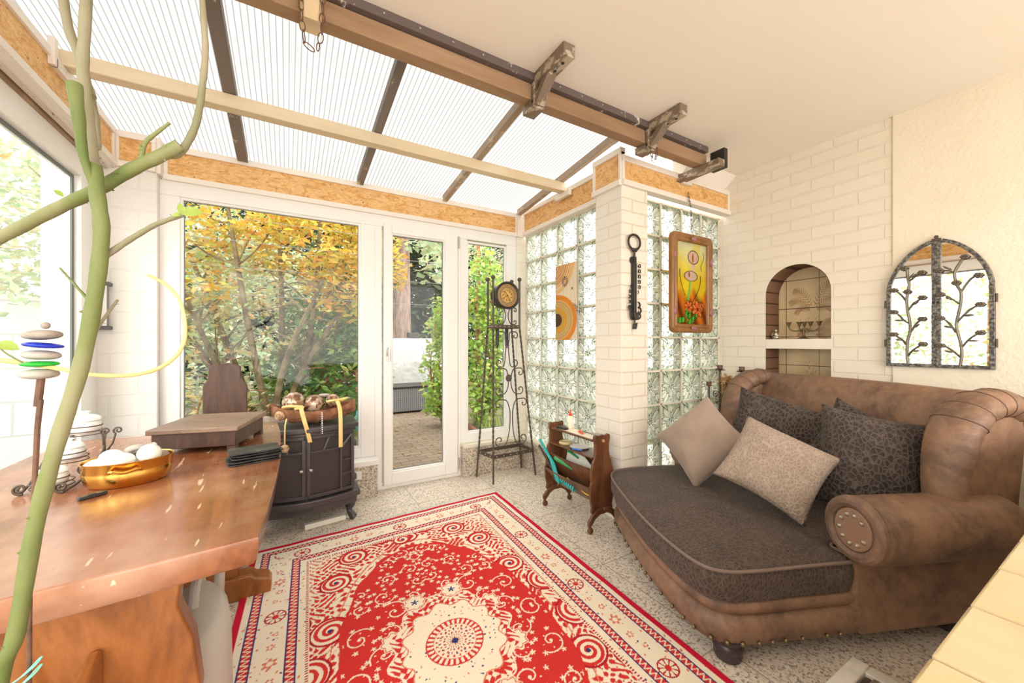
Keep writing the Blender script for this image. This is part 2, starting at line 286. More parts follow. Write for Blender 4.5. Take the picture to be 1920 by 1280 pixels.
# ---------------------------------------------------------------- mesh helpers
class MB:
    def __init__(s): s.v = []; s.f = []
    def add(s, vs, fs):
        o = len(s.v); s.v += [tuple(p) for p in vs]; s.f += [tuple(i + o for i in f) for f in fs]; return s
    def box(s, a, b, rot=None, c=None):
        (x0, y0, z0), (x1, y1, z1) = a, b
        vs = [Vector(p) for p in ((x0, y0, z0), (x1, y0, z0), (x1, y1, z0), (x0, y1, z0), (x0, y0, z1), (x1, y0, z1), (x1, y1, z1), (x0, y1, z1))]
        if rot is not None:
            c = Vector(c) if c is not None else (Vector(a) + Vector(b)) / 2
            m = Euler(rot).to_matrix(); vs = [m @ (p - c) + c for p in vs]
        return s.add(vs, [(0, 3, 2, 1), (4, 5, 6, 7), (0, 1, 5, 4), (1, 2, 6, 5), (2, 3, 7, 6), (3, 0, 4, 7)])
    def bar(s, p, q, wx, wz, up=(0, 0, 1)):
        p, q = Vector(p), Vector(q); d = (q - p).normalized(); u = Vector(up); r = d.cross(u)
        if r.length < 1e-4: r = d.cross(Vector((1, 0, 0)))
        r.normalize(); u = r.cross(d).normalized(); vs = []
        for e in (p, q):
            for a, b in ((-1, -1), (1, -1), (1, 1), (-1, 1)): vs.append(e + r * a * wx / 2 + u * b * wz / 2)
        return s.add(vs, [(0, 1, 2, 3), (7, 6, 5, 4), (0, 4, 5, 1), (1, 5, 6, 2), (2, 6, 7, 3), (3, 7, 4, 0)])
    def tube(s, pts, r, n=8, cap=True, twist=0, sq=None):
        pts = [Vector(p) for p in pts]; k = len(pts); rs = r if isinstance(r, (list, tuple)) else [r] * k
        t0 = (pts[1] - pts[0]).normalized(); u = t0.orthogonal().normalized(); o = len(s.v); prev = t0
        for i, p in enumerate(pts):
            t = (pts[min(i + 1, k - 1)] - pts[max(i - 1, 0)])
            t = t.normalized() if t.length > 1e-9 else prev
            q = prev.rotation_difference(t); u = (q @ u); u = (u - t * u.dot(t)).normalized(); w_ = t.cross(u); prev = t
            for j in range(n):
                a = 2 * PI * j / n + twist * i; s.v.append(tuple(p + (u * math.cos(a) + w_ * math.sin(a)) * rs[i]))
        for i in range(k - 1):
            for j in range(n):
                a = o + i * n + j; b = o + i * n + (j + 1) % n; s.f.append((a, b, b + n, a + n))
        if cap:
            s.f.append(tuple(o + j for j in range(n - 1, -1, -1))); s.f.append(tuple(o + (k - 1) * n + j for j in range(n)))
        return s
    def lathe(s, prof, c=(0, 0, 0), n=24, axis='z', sx=1, sy=1):
        o = len(s.v)
        for r, h in prof:
            for j in range(n):
                a = 2 * PI * j / n; x, y = r * math.cos(a) * sx, r * math.sin(a) * sy
                p = {'z': (x, y, h), 'y': (x, h, y), 'x': (h, x, y)}[axis]
                s.v.append((p[0] + c[0], p[1] + c[1], p[2] + c[2]))
        for i in range(len(prof) - 1):
            for j in range(n):
                a = o + i * n + j; b = o + i * n + (j + 1) % n; s.f.append((a, b, b + n, a + n) if axis != 'y' else (a, a + n, b + n, b))
        if prof[0][0] > 1e-5: s.f.append(tuple(o + j for j in range(n - 1, -1, -1)))
        if prof[-1][0] > 1e-5: s.f.append(tuple(o + (len(prof) - 1) * n + j for j in range(n)))
        return s
    def ball(s, c, r, n=16, m=10, sc=(1, 1, 1)):
        prof = [(max(1e-6, math.sin(PI * i / m)) , -math.cos(PI * i / m)) for i in range(m + 1)]
        o = len(s.v); s.lathe(prof, (0, 0, 0), n)
        for i in range(o, len(s.v)):
            x, y, z = s.v[i]; s.v[i] = (c[0] + x * r * sc[0], c[1] + y * r * sc[1], c[2] + z * r * sc[2])
        return s
    def prism(s, poly, h0, h1, axis='z'):
        """poly 2D; extruded h0..h1 along axis. axis z:(x,y) y:(x,z) x:(y,z)"""
        n = len(poly)
        def P(a, b, h): return {'z': (a, b, h), 'y': (a, h, b), 'x': (h, a, b)}[axis]
        vs = [P(a, b, h0) for a, b in poly] + [P(a, b, h1) for a, b in poly]
        return s.add(vs, [tuple(range(n - 1, -1, -1)), tuple(range(n, 2 * n))] + [(i, (i + 1) % n, n + (i + 1) % n, n + i) for i in range(n)])
    def loft(s, rings, closed=True, cap=True):
        o = len(s.v); n = len(rings[0])
        for r_ in rings: s.v += [tuple(p) for p in r_]
        for i in range(len(rings) - 1):
            for j in range(n if closed else n - 1):
                a = o + i * n + j; b = o + i * n + (j + 1) % n; s.f.append((a, b, b + n, a + n))
        if cap and closed: s.f.append(tuple(o + j for j in range(n - 1, -1, -1))); s.f.append(tuple(o + (len(rings) - 1) * n + j for j in range(n)))
        return s
    def xf(s, m, start=0):
        for i in range(start, len(s.v)): s.v[i] = tuple(m @ Vector(s.v[i]))
        return s
    def build(s, name, mat, parent=None, world=False, smooth=35, bevel=0, subsurf=0, solid=0, center=False, bseg=2):
        me = bpy.data.meshes.new(name); vs = s.v
        if parent is not None and world:
            inv = (Matrix.Translation(parent.location) @ parent.rotation_euler.to_matrix().to_4x4())
            if parent.parent: inv = (Matrix.Translation(parent.parent.location) @ parent.parent.rotation_euler.to_matrix().to_4x4()) @ inv
            inv = inv.inverted(); vs = [tuple(inv @ Vector(p)) for p in vs]
        off = None
        if center:
            a = np.array(vs); off = Vector(((a[:, 0].min() + a[:, 0].max()) / 2, (a[:, 1].min() + a[:, 1].max()) / 2, a[:, 2].min()))
            vs = [tuple(Vector(p) - off) for p in vs]
        me.from_pydata(vs, [], s.f); 
        b = bmesh.new(); b.from_mesh(me); bmesh.ops.recalc_face_normals(b, faces=b.faces); b.to_mesh(me); b.free()
        o = bpy.data.objects.new(name, me); COL.objects.link(o); me.materials.append(mat)
        if off is not None: o.location = off
        if parent is not None: o.parent = parent
        if bevel:
            md = o.modifiers.new('b', 'BEVEL'); md.width = bevel; md.segments = bseg; md.limit_method = 'ANGLE'; md.angle_limit = R(30)
        if subsurf:
            md = o.modifiers.new('s', 'SUBSURF'); md.levels = subsurf; md.render_levels = subsurf
        if solid:
            md = o.modifiers.new('t', 'SOLIDIFY'); md.thickness = solid; md.offset = 0
        if smooth:
            for p in me.polygons: p.use_smooth = True
            if not subsurf: me.set_sharp_from_angle(angle=R(smooth))
        return o
def thing(name, label, cat, loc=(0, 0, 0), rotz=0, group=None):
    o = bpy.data.objects.new(name, None); COL.objects.link(o); o.empty_display_size = .05
    o.location = loc; o.rotation_euler = (0, 0, rotz); return tag(o, label, cat, group)
def tag(o, label, cat, group=None, kind=None):
    o['label'] = label; o['category'] = cat
    if group: o['group'] = group
    if kind: o['kind'] = kind
    return o
def struct(o, label=None, cat=None):
    o['kind'] = 'structure'
    if label: o['label'] = label
    if cat: o['category'] = cat
    return o
def dup(root, loc=None, rotz=None, label=None, group=None):
    r = root.copy(); COL.objects.link(r)
    if loc is not None: r.location = loc
    if rotz is not None: r.rotation_euler = (0, 0, rotz)
    if label: r['label'] = label
    if group: r['group'] = group
    for ch in list(root.children):
        c = ch.copy(); COL.objects.link(c); c.parent = r
        for g in ch.children:
            d = g.copy(); COL.objects.link(d); d.parent = c
    return r
def catmull(pts, k=6):
    P = [Vector(p) for p in pts]; out = []
    for i in range(len(P) - 1):
        a, b, c, d = P[max(i - 1, 0)], P[i], P[i + 1], P[min(i + 2, len(P) - 1)]
        for j in range(k):
            t = j / k; out.append(.5 * ((2 * b) + (c - a) * t + (2 * a - 5 * b + 4 * c - d) * t * t + (3 * b - a - 3 * c + d) * t ** 3))
    return out + [P[-1]]
def lerp(a, b, t): return a + (b - a) * t
def spiral(c, r0, r1, a0, a1, plane='xz', n=22):
    out = []
    for i in range(n + 1):
        t = i / n; a = lerp(a0, a1, t); r = lerp(r0, r1, t); x, y = r * math.cos(a), r * math.sin(a)
        out.append(Vector((c[0] + x, c[1], c[2] + y)) if plane == 'xz' else Vector((c[0], c[1] + x, c[2] + y)))
    return out
def grid_vcol(name, mat, fn, nu, nv, pos, parent=None, thick=0, label=None, world=False):
    """grid with a per-vertex colour pattern. fn(U,V)->(n,3) linear colours, pos(U,V)->(n,3)"""
    U, V = np.meshgrid(np.linspace(0, 1, nu), np.linspace(0, 1, nv)); U = U.ravel(); V = V.ravel()
    P = pos(U, V); 
    if parent is not None and world: P = P - np.array(parent.location)
    C = np.clip(fn(U, V), 0, 1); idx = np.arange(nu * nv).reshape(nv, nu)
    a, b, c, d = idx[:-1, :-1].ravel(), idx[:-1, 1:].ravel(), idx[1:, 1:].ravel(), idx[1:, :-1].ravel()
    F = np.stack([a, b, c, d], 1); me = bpy.data.meshes.new(name)
    me.vertices.add(len(P)); me.vertices.foreach_set('co', P.astype(np.float32).ravel())
    me.loops.add(F.size); me.loops.foreach_set('vertex_index', F.ravel().astype(np.int32))
    me.polygons.add(len(F)); me.polygons.foreach_set('loop_start', np.arange(0, F.size, 4, dtype=np.int32)); me.polygons.foreach_set('loop_total', np.full(len(F), 4, dtype=np.int32))
    me.update(calc_edges=True); me.validate()
    at = me.color_attributes.new('pattern', 'FLOAT_COLOR', 'POINT'); at.data.foreach_set('color', np.concatenate([C, np.ones((len(C), 1))], 1).astype(np.float32).ravel())
    o = bpy.data.objects.new(name, me); COL.objects.link(o); me.materials.append(mat)
    if parent is not None: o.parent = parent
    if thick:
        md = o.modifiers.new('t', 'SOLIDIFY'); md.thickness = thick; md.offset = -1
    return o

# ================================================================ THE SETTING
RX = 3.12       # right wall plane
struct(MB().box((-1.3, -2.6, -.12), (3.5, 3.3, 0)).build('floor', m_floor), 'speckled granite tile floor', 'floor')
# right wall (brick part) with the arched niche
WR = MB(); N0, N1, ZS, ZA = 1.135, 1.54, 1.5475, 2.7
WR.box((RX, .835, 0), (RX + .3, N0, 2.9)).box((RX, N1, 0), (RX + .3, 2.1, 2.9)).box((RX, N0, 0), (RX + .3, N1, .62))
arc = [((N0 + N1) / 2 + .2025 * math.cos(a), ZS + .2025 * math.sin(a)) for a in np.linspace(PI, 0, 25)]
WR.prism([(N0, 2.9)] + arc + [(N1, 2.9)], RX, RX + .3, 'x')
wall_r = struct(WR.build('wall_right', m_wallX), 'white painted brick wall with the arched niche', 'wall')
struct(MB().box((RX, N0, 1.148), (RX + .2, N1, 1.219)).build('niche_shelf', M('white_wall_paint', (.80, .74, .65), .7), wall_r, bevel=.004))
m_niche = brick_mat('brown_niche_brick', 'x', 3, .0828, (.20, .105, .06), (.17, .085, .048), (.06, .035, .022), .006, bstr=.6)
LN = MB()
prof = [(N1, .62), (N1, ZS)] + arc[::-1] + [(N0, ZS), (N0, .62)]
inn = [(N1 - .004, .62)] + [((N0 + N1) / 2 + .1985 * math.cos(a), ZS + .1985 * math.sin(a)) for a in np.linspace(0, PI, 25)] + [(N0 + .004, .62)]
out = [(N1 + .01, .62)] + [((N0 + N1) / 2 + .2125 * math.cos(a), ZS + .2125 * math.sin(a)) for a in np.linspace(0, PI, 25)] + [(N0 - .01, .62)]
LN.loft([[Vector((x, a, b)) for a, b in inn] + [Vector((x, a, b)) for a, b in out[::-1]] for x in (RX + .003, RX + .2)], True, True)
struct(LN.build('niche_lining', m_niche, wall_r))
def tile_col(U, V):
    y = N1 + .02 - U * .445; z = .64 + V * 1.14; n = len(U); C = np.tile(np.array([.66, .51, .31]), (n, 1)) * (1 + .06 * np.sin(y * 37 + z * 5))[:, None]
    s = 1.56 - y     # metres from the left edge
    ink = np.zeros(n)
    def frond(x0, z0, x1, z1, sag, L, w_=.0026, side=1):
        nonlocal ink
        for t in np.linspace(.12, 1, 12):
            cx = lerp(x0, x1, t); cz = lerp(z0, z1, t) + sag * math.sin(PI * t); dx, dz = (x1 - x0), (z1 - z0) + sag * PI * math.cos(PI * t)
            l = math.hypot(dx, dz); dx, dz = dx / l, dz / l
            for sg in (1, -1):
                ax, az = dx * .75 - sg * dz * .66, dz * .75 + sg * dx * .66; ll = L * math.sin(PI * (t * .85 + .1)) + .006
                for k in np.linspace(0, 1, 14):
                    px, pz = cx + ax * ll * k, cz + az * ll * k - .012 * k * k
                    ink = np.maximum(ink, np.exp(-((s - px) ** 2 + (z - pz) ** 2) / (w_ * (1.15 - .6 * k)) ** 2))
    # palm fronds on the upper tiles
    for q in ((.25, 1.44, .13, 1.59, .035, .05), (.25, 1.44, .37, 1.63, .03, .055), (.255, 1.43, .41, 1.52, .03, .045), (.24, 1.43, .10, 1.50, .035, .045), (.25, 1.28, .39, 1.25, .02, .045), (.25, 1.28, .16, 1.25, .02, .04), (.27, 1.26, .36, 1.36, .01, .045), (.24, 1.42, .14, 1.42, .03, .035), (.26, 1.42, .38, 1.42, .03, .04), (.26, 1.25, .33, 1.22, .01, .05)): frond(*q)
    for ax, az in ((.17, 1.36), (.22, 1.37), (.28, 1.38), (.33, 1.35), (.20, 1.33), (.30, 1.32)):
        for k in range(6): ink = np.maximum(ink, np.exp(-((s - ax - .016 * math.cos(k * 1.9) * (k % 3) / 2) ** 2 + (z - az - .014 * math.sin(k * 2.3) * (k % 3) / 2) ** 2) / .0022 ** 2))
    C = C * (1 - .95 * ink)[:, None] + np.array([.26, .11, .035]) * (.95 * ink)[:, None]
    g = np.zeros(n, bool)
    for zz in (1.45 - .213 * 4, 1.45 - .213 * 3, 1.45 - .426, 1.45 - .213, 1.45, 1.663): g |= abs(z - zz) < .0022
    for ss in (.075, .288): g |= abs(s - ss) < .0022
    C[g] = (.07, .05, .035); return C
struct(grid_vcol('niche_tiles', vcol_mat('palm_tile', .25), tile_col, 300, 780, lambda U, V: np.stack([np.full(len(U), RX + .19), N1 + .02 - U * .445, .64 + V * 1.14], 1), wall_r, .01))
struct(MB().box((RX - .008, -2.6, 0), (RX + .3, .835, 2.9)).build('wall_right', m_plaster, bevel=.006), 'rough cream plaster panel of the right wall', 'wall')
# ceiling
CE = MB().box((-1.3, -2.6, 2.54), (3.42, 1.70, 2.68))
struct(CE.build('ceiling', m_ceiling), 'cream plaster ceiling', 'ceiling')
struct(MB().prism([(1.70, 2.54), (1.76, 2.54), (1.885, 2.43), (1.93, 2.43), (1.93, 2.70), (1.70, 2.70)], 2.56, RX + .02, 'x').build('ceiling', m_ceiling), 'sloping ceiling corner beside the roof glazing', 'ceiling')
struct(MB().box((-.99, 1.70, 2.505), (2.56, 1.73, 2.70)).build('trim_1', m_flange))

# ---------------- translucent roof
RZ = lambda y: 2.435 + .114 * (3.15 - y)
xs = [-1.02, -.265, .49, 1.19, 1.94, 2.56]
for i in range(5):
    a, b = xs[i] + .01, xs[i + 1] - .01; y1, y0 = (3.42, 1.73) if i < 4 else (2.02, 1.73)
    p = MB().prism([(y0, RZ(y0) + .055), (y1, RZ(y1) + .055), (y1, RZ(y1) + .057), (y0, RZ(y0) + .057)], a, b, 'x').build('window_%d' % (5 + i), m_poly, smooth=0)
    struct(p, 'translucent ribbed roof sheet', 'roof sheet')
rl = ['dark flaking roof rafter, leftmost, crossing behind the plant stem', 'dark grey roof rafter near the middle of the glazing', 'brownish roof rafter running up to the middle ceiling bracket', 'thin brown roof rafter along the top of the glass block wall']
for i, x in enumerate((-.265, .49, 1.19, 1.945)):
    wd = (.060, .048, .042, .042)[i]
    y0, y1 = (1.73, 3.2)
    o = MB().prism([(y0, RZ(y0)), (y1, RZ(y1)), (y1, RZ(y1) + .055), (y0, RZ(y0) + .055)], x - wd / 2, x + wd / 2, 'x').build('roof_rafter', m_rafter if i < 2 else worn('worn_brown_rafter', (.36, .27, .19), (.55, .45, .33), .58, 14), bevel=.003)
    tag(o, rl[i], 'rafter', 'rafters of the translucent roof')
tag(MB().box((-.888, 2.50, 2.435), (1.985, 2.57, 2.506)).build('roof_purlin', m_purlin, bevel=.004), 'long pale yellowed wooden beam crossing under the roof rafters', 'beam')
bm_ = thing('ceiling_beam', 'long brown main beam under the edge of the plaster ceiling, with dark steel flange', 'beam', (-.88, 1.66, 2.42))
MB().box((-.94, 1.625, 2.42), (2.52, 1.695, 2.50)).build('beam_timber', m_beam, bm_, world=True, bevel=.004)
MB().box((-.94, 1.600, 2.502), (2.50, 1.70, 2.539)).build('steel_flange', m_flange, bm_, world=True)
for i in range(22): MB().lathe([(0, -.003), (.004, -.002), (.005, 0)], (-.7 + i * .148, 1.598, 2.521), 8, 'y').build('screw_head', m_chrome, bm_, world=True)
def bracket(x, tip, label, pale=False):
    t = thing('ceiling_bracket', label, 'bracket', (x, 1.62, 2.38), 0, 'steel brackets under the ceiling beam'); mt = m_purlin if pale else m_bracket
    zb_ = 2.405 if pale else 2.375
    MB().box((x - .035, 1.605, zb_), (x + .035, 1.705, 2.418)).box((x - .035, 1.598, 2.39), (x + .035, 1.622, 2.50)).build('clamp_block', mt, t, world=True, bevel=.004)
    MB().box((x - .032, tip, 2.48), (x + .032, 1.60, 2.54)).build('ceiling_arm', mt, t, world=True, bevel=.004)
    MB().bar((x, 1.612, 2.40), (x, 1.50, 2.495), .05, .04).build('diagonal_brace', mt, t, world=True, bevel=.003)
    for k in range(3): MB().lathe([(.0, -.004), (.008, -.003), (.009, 0)], (x, tip + .05 + k * .06, 2.48), 8).build('bolt_head', m_iron, t, world=True)
    return t
bracket(.075, 1.38, 'pale bracket block with a chain hanging from it, at the top edge', True)
bracket(1.095, 1.36, 'weathered steel bracket at the middle of the ceiling beam')
bracket(1.93, 1.38, 'weathered steel bracket above the brick pillar')
eb = thing('ceiling_bracket', 'dark steel end bracket at the right end of the ceiling beam', 'bracket', (2.5, 1.66, 2.38), 0, 'steel brackets under the ceiling beam')
MB().box((2.46, 1.50, 2.37), (2.53, 1.83, 2.418)).build('ceiling_arm', m_bracket, eb, world=True, bevel=.003)
MB().box((2.52, 1.50, 2.37), (2.56, 1.60, 2.50)).build('clamp_block', m_iron, eb, world=True, bevel=.003)

# ---------------- OSB fascia with white trims
def fascia(axis, plane, a0, a1, z0, z1, inner, ends=(True, True), top=None):
    """axis 'x': strip in an x=plane (runs along y); inner = direction of the room (+1/-1)"""
    t = .012 * inner; z0b, z1b = z0, z1
    def bx(u0, u1, v0, v1, d0, d1):
        lo, hi = sorted((plane + d0 * inner, plane + d1 * inner))
        return ((lo, u0, v0), (hi, u1, v1)) if axis == 'x' else ((u0, lo, v0), (u1, hi, v1))
    o = struct(MB().box(*bx(a0, a1, z0, z1, -.03, 0)).build('trim_2', m_osb), 'orange chipboard strip under the roof edge', 'fascia')
    W = MB().box(*bx(a0, a1, z0 - .03, z0 + .006, -.04, .022)).box(*bx(a0, a1, z1 - .012, z1 + .028, -.035, .012))
    if ends[0]: W.box(*bx(a0, a0 + .022, z0, z1, -.02, .010))
    if ends[1]: W.box(*bx(a1 - .022, a1, z0, z1, -.02, .010))
    struct(W.build('trim_3', m_trimw, bevel=.003), 'white trim framing the chipboard strip', 'trim')
m_trimw = M('cream_trim_paint', (.80, .72, .64), .45)
fascia('y', 3.22, -.68, 1.94, 2.255, 2.425, -1)
fascia('y', 3.156, -.888, -.70, 2.27, 2.43, -1)
struct(MB().box((-.72, 3.156, 2.24), (-.68, 3.24, 2.46)).build('trim_4', m_trimw))
fascia('x', -.888, -1.5, 3.14, 2.262, 2.435, 1)
fascia('x', 2.0, 2.09, 3.20, 2.262, 2.445, -1)
fascia('x', 1.90, 1.82, 2.09, 2.262, 2.455, -1)
fascia('y', 1.82, 1.90, RX, 2.262, 2.405, -1)
struct(MB().box((1.925, 3.185, 2.225), (2.0, 3.26, 2.46)).build('trim_5', m_trimw))
struct(MB().box((1.955, 2.44, 2.39), (1.985, 2.63, 2.432)).box((-.888, 2.44, 2.39), (-.865, 2.63, 2.432)).box((-.888, 2.42, 2.39), (-.865, 2.45, 2.51)).build('trim_6', m_trimw, bevel=.002))
struct(MB().box((2.50, 1.79, 2.36), (2.60, 1.815, 2.43)).build('trim_6', m_trimw, bevel=.002))

# ---------------- piers and glass block walls
struct(MB().box((1.90, 1.82, 0), (2.15, 2.07, 2.235)).build('wall_pillar', brick_mat('painted_pillar_brick_shaded', 'y', .25, .0828, (.79, .72, .62), (.78, .70, .60), (.66, .57, .45), .006, bstr=.4), bevel=.004), 'white painted brick pillar between the glass block walls', 'pillar')
# side face: own courses, with the light it catches put into paler colours
pm = bpy.data.objects['wall_pillar']; pm.data.materials.append(brick_mat('painted_pillar_brick_lit', 'x', .25, .0828, (.80, .75, .67), (.79, .74, .66), (.72, .66, .57), .006, bstr=.4, shift=(.06, 0)))
for p in pm.data.polygons:
    if abs(p.normal.x) > .9: p.material_index = 1
struct(MB().box((-.96, 3.16, 0), (-.70, 3.34, 2.24)).build('wall_left', m_blockY), 'white painted block pier left of the garden window', 'wall')
struct(MB().box((1.93, 3.215, 0), (2.2, 3.36, 2.24)).build('wall_back', m_wallY), 'narrow white brick strip in the back right corner', 'wall')
struct(MB().box((2.02, 2.05, 0), (2.16, 3.25, .2385)).build('wall_plinth', m_wallX))
struct(MB().box((2.1, 1.88, 0), (RX, 2.0, .2385)).build('wall_plinth', m_wallY))
struct(MB().box((1.955, 2.07, 0), (2.02, 3.2, .262)).build('baseboard_right', m_granite, bevel=.004), 'granite skirting under the glass block wall', 'skirting')
struct(MB().box((1.95, 2.07, .262), (2.04, 3.2, .285)).build('trim_7', m_mortar, bevel=.003))
def glasswall(name, axis, plane, inn, joints, z0, nz, pitch):
    g = MB(); uvs = []; d = .07
    for k in range(nz):
        za, zb = z0 + k * pitch + .007, z0 + (k + 1) * pitch - .007
        for a, b in zip(joints[:-1], joints[1:]):
            a, b = min(a, b) + .007, max(a, b) - .007; fo = plane - 0; e = .012
            ring = lambda i, dd: [(a + i, za + i, dd), (b - i, za + i, dd), (b - i, zb - i, dd), (a + i, zb - i, dd)]
            rr = ring(0, .012) + ring(e, 0) + ring(0, d)
            o = len(g.v)
            for u, v, dd in rr:
                q = plane - inn * dd
                g.v.append((q, u, v) if axis == 'x' else (u, q, v))
            F = [(4, 5, 6, 7), (0, 1, 5, 4), (1, 2, 6, 5), (2, 3, 7, 6), (3, 0, 4, 7)]
            for f in F:
                g.f.append(tuple(o + i for i in f)); uvs.append([((rr[i][0] - a) / (b - a), (rr[i][1] - za) / (zb - za)) for i in f])
    ob_me = bpy.data.meshes.new(name); ob_me.from_pydata(g.v, [], g.f); uvl = ob_me.uv_layers.new(name='block'); i = 0
    for f in uvs:
        for u in f: uvl.data[i].uv = u; i += 1
    ob = bpy.data.objects.new(name, ob_me); COL.objects.link(ob); ob_me.materials.append(m_gblock)
    mo = MB(); lo, hi = min(joints) - .007, max(joints) + .007
    def bx(u0, u1, v0, v1):
        q0, q1 = sorted((plane + inn * .001, plane - inn * d))
        mo.box((q0, u0, v0), (q1, u1, v1)) if axis == 'x' else mo.box((u0, q0, v0), (u1, q1, v1))
    for k in range(nz + 1): bx(lo, hi, z0 + k * pitch - .0065, z0 + k * pitch + .0065)
    for j in joints: bx(j - .0062, j + .0062, z0, z0 + nz * pitch)
    mm = mo.build('mortar_grid', m_mortar, ob, smooth=0)
    struct(ob); struct(mm); return ob
struct(glasswall('window_3', 'x', 2.02, -1, [3.18, 2.93, 2.68, 2.415, 2.165, 2.06], .2385, 8, .2485), 'glass block wall beside the iron clock tower', 'glass block wall')
struct(glasswall('window_4', 'y', 1.90, -1, [2.15, 2.39, 2.63, 2.87, 3.112], .2385, 8, .2485), 'glass block wall behind the hanging stained glass panel', 'glass block wall')

# ---------------- the white window and door front
FR = MB(); y0, y1 = 3.22, 3.29
def fr(a, b, c, d, M_=FR, ya=y0, yb=y1): M_.box((a, ya, c), (b, yb, d))
fr(-.70, 1.93, 2.135, 2.228); fr(-.70, -.60, .285, 2.135); fr(.50, .606, .285, 2.135); fr(.606, .66, 0, 2.135); fr(-.60, .50, .285, .36); fr(1.32, 1.345, 0, 2.135); fr(1.345, 1.41, .285, 2.135); fr(1.82, 1.93, .285, 2.135); fr(1.41, 1.82, .285, .37); fr(.66, 1.32, 0, .03)
win = struct(FR.build('window_1', m_paint, bevel=.003, smooth=30), 'large white framed garden window with deciduous garden behind', 'window')
BD = MB()
def bead(M_, a, b, c, d, w_=.018, ya=3.232, yb=3.262):
    M_.box((a, ya, c), (a + w_, yb, d)).box((b - w_, ya, c), (b, yb, d)).box((a + w_, ya, c), (b - w_, yb, c + w_)).box((a + w_, ya, d - w_), (b - w_, yb, d))
bead(BD, -.602, .502, .358, 2.137); bead(BD, 1.408, 1.822, .368, 2.122); struct(BD.build('glazing_bead', m_paint, win, bevel=.002))
SL = MB(); bead(SL, -.586, .486, .374, 2.121, .006, 3.25, 3.256); bead(SL, 1.424, 1.806, .384, 2.106, .006, 3.25, 3.256); struct(SL.build('rubber_gasket', m_seal, win))
struct(MB().box((-.59, 3.256, .37), (.49, 3.259, 2.125)).build('glass_pane', m_pane, win, smooth=0))
struct(MB().box((1.42, 3.256, .38), (1.81, 3.259, 2.11)).build('window_2', m_pane, smooth=0), 'narrow window right of the glass door', 'window')
DR = MB(); dy0, dy1 = 3.203, 3.27
for a in ((.672, dy0, .035, .735, dy1, 2.165), (1.195, dy0, .035, 1.312, dy1, 2.165), (.735, dy0, .035, 1.195, dy1, .13), (.735, dy0, 2.09, 1.195, dy1, 2.165)): DR.box(a[:3], a[3:])
door = struct(DR.build('door_1', m_paint, bevel=.004, smooth=30), 'white framed glass garden door', 'door')
b2 = MB(); bead(b2, .733, 1.197, .128, 2.092, .014, 3.215, 3.25); struct(b2.build('glazing_bead', m_paint, door, bevel=.002))
b3 = MB(); bead(b3, .747, 1.183, .142, 2.078, .006, 3.24, 3.246); struct(b3.build('rubber_gasket', m_seal, door))
struct(MB().box((.742, 3.246, .137), (1.19, 3.249, 2.083)).build('glass_pane', m_pane, door, smooth=0))
h = MB().box((.690, 3.193, 1.085), (.716, 3.204, 1.165)).build('door_handle', m_chrome, door, bevel=.004); struct(h)
struct(MB().tube([(.703, 3.20, 1.148), (.703, 3.165, 1.148), (.704, 3.155, 1.14), (.706, 3.155, 1.04)], [.009, .009, .010, .008], 10).build('lever', m_chrome, h))
for z in (2.03, .06): struct(MB().lathe([(.0, 0), (.008, .002), (.008, .11), (0, .112)], (1.318, 3.196, z), 10).build('door_hinge', m_chrome, door))
struct(MB().box((-.70, 3.11, 0), (.606, 3.22, .245)).build('baseboard_back', m_granite, bevel=.004), 'granite plinth under the garden window', 'skirting')
struct(MB().box((-.70, 3.10, .245), (.615, 3.23, .285)).build('trim_8', m_paint, bevel=.004), 'white window sill', 'sill')
struct(MB().box((1.345, 3.15, 0), (1.955, 3.22, .255)).build('baseboard_back', m_granite, bevel=.004), 'granite plinth right of the door', 'skirting')
struct(MB().box((1.345, 3.14, .255), (1.955, 3.225, .285)).build('trim_8', m_mortar, bevel=.004))

# ---------------- left wall with its window
LW = MB().box((-1.12, -2.6, 0), (-.96, 3.34, .50)).box((-1.12, -2.6, 2.235), (-.96, 3.34, 2.56)).box((-1.12, 2.99, 0), (-.96, 3.34, 2.3)).box((-1.12, -2.6, 0), (-.96, -1.4, 2.3))
struct(LW.build('wall_left', m_paint), 'white wall around the left window', 'wall')
LF = MB()
for a, b, c, d in ((2.93, 3.0, .60, 2.24), (.82, .93, .60, 2.24), (-1.42, -1.3, .6, 2.24)): LF.box((-1.02, a, c - .1), (-.95, b, d))
for a, b in ((-1.3, .82), (.93, 2.93)): LF.box((-1.02, a, 2.08), (-.95, b, 2.24)).box((-1.02, a, .50), (-.95, b, .57))
lw = struct(LF.build('window_10', m_paint, bevel=.004), 'large window in the left wall with pale garden behind', 'window')
g_ = MB(); g_.box((-.985, 2.905, .57), (-.978, 2.93, 2.08)).box((-.985, .93, 2.062), (-.978, 2.905, 2.08)); struct(g_.build('rubber_gasket', m_seal, lw))
struct(MB().box((-.992, .92, .56), (-.989, 2.94, 2.09)).build('glass_pane', m_pane, lw, smooth=0))
struct(MB().box((-.992, -1.31, .56), (-.989, .83, 2.09)).build('glass_pane', m_pane, lw, smooth=0))
struct(MB().box((-.96, -1.5, 2.225), (-.888, 3.156, 2.24)).build('trim_9', m_trimw))
struct(MB().box((-.95, -1.5, 2.205), (-.935, 3.14, 2.225)).build('trim_10', m_beam)); struct(MB().box((-.925, -1.5, 2.213), (-.912, 3.14, 2.226)).build('trim_10', worn('flaking_track', (.62, .52, .44), (.15, .10, .08), .6, 30)))
struct(MB().box((-1.0, -1.42, .48), (-.93, 3.1, .502)).build('trim_11', m_paint, bevel=.004), 'white sill of the left window', 'sill')

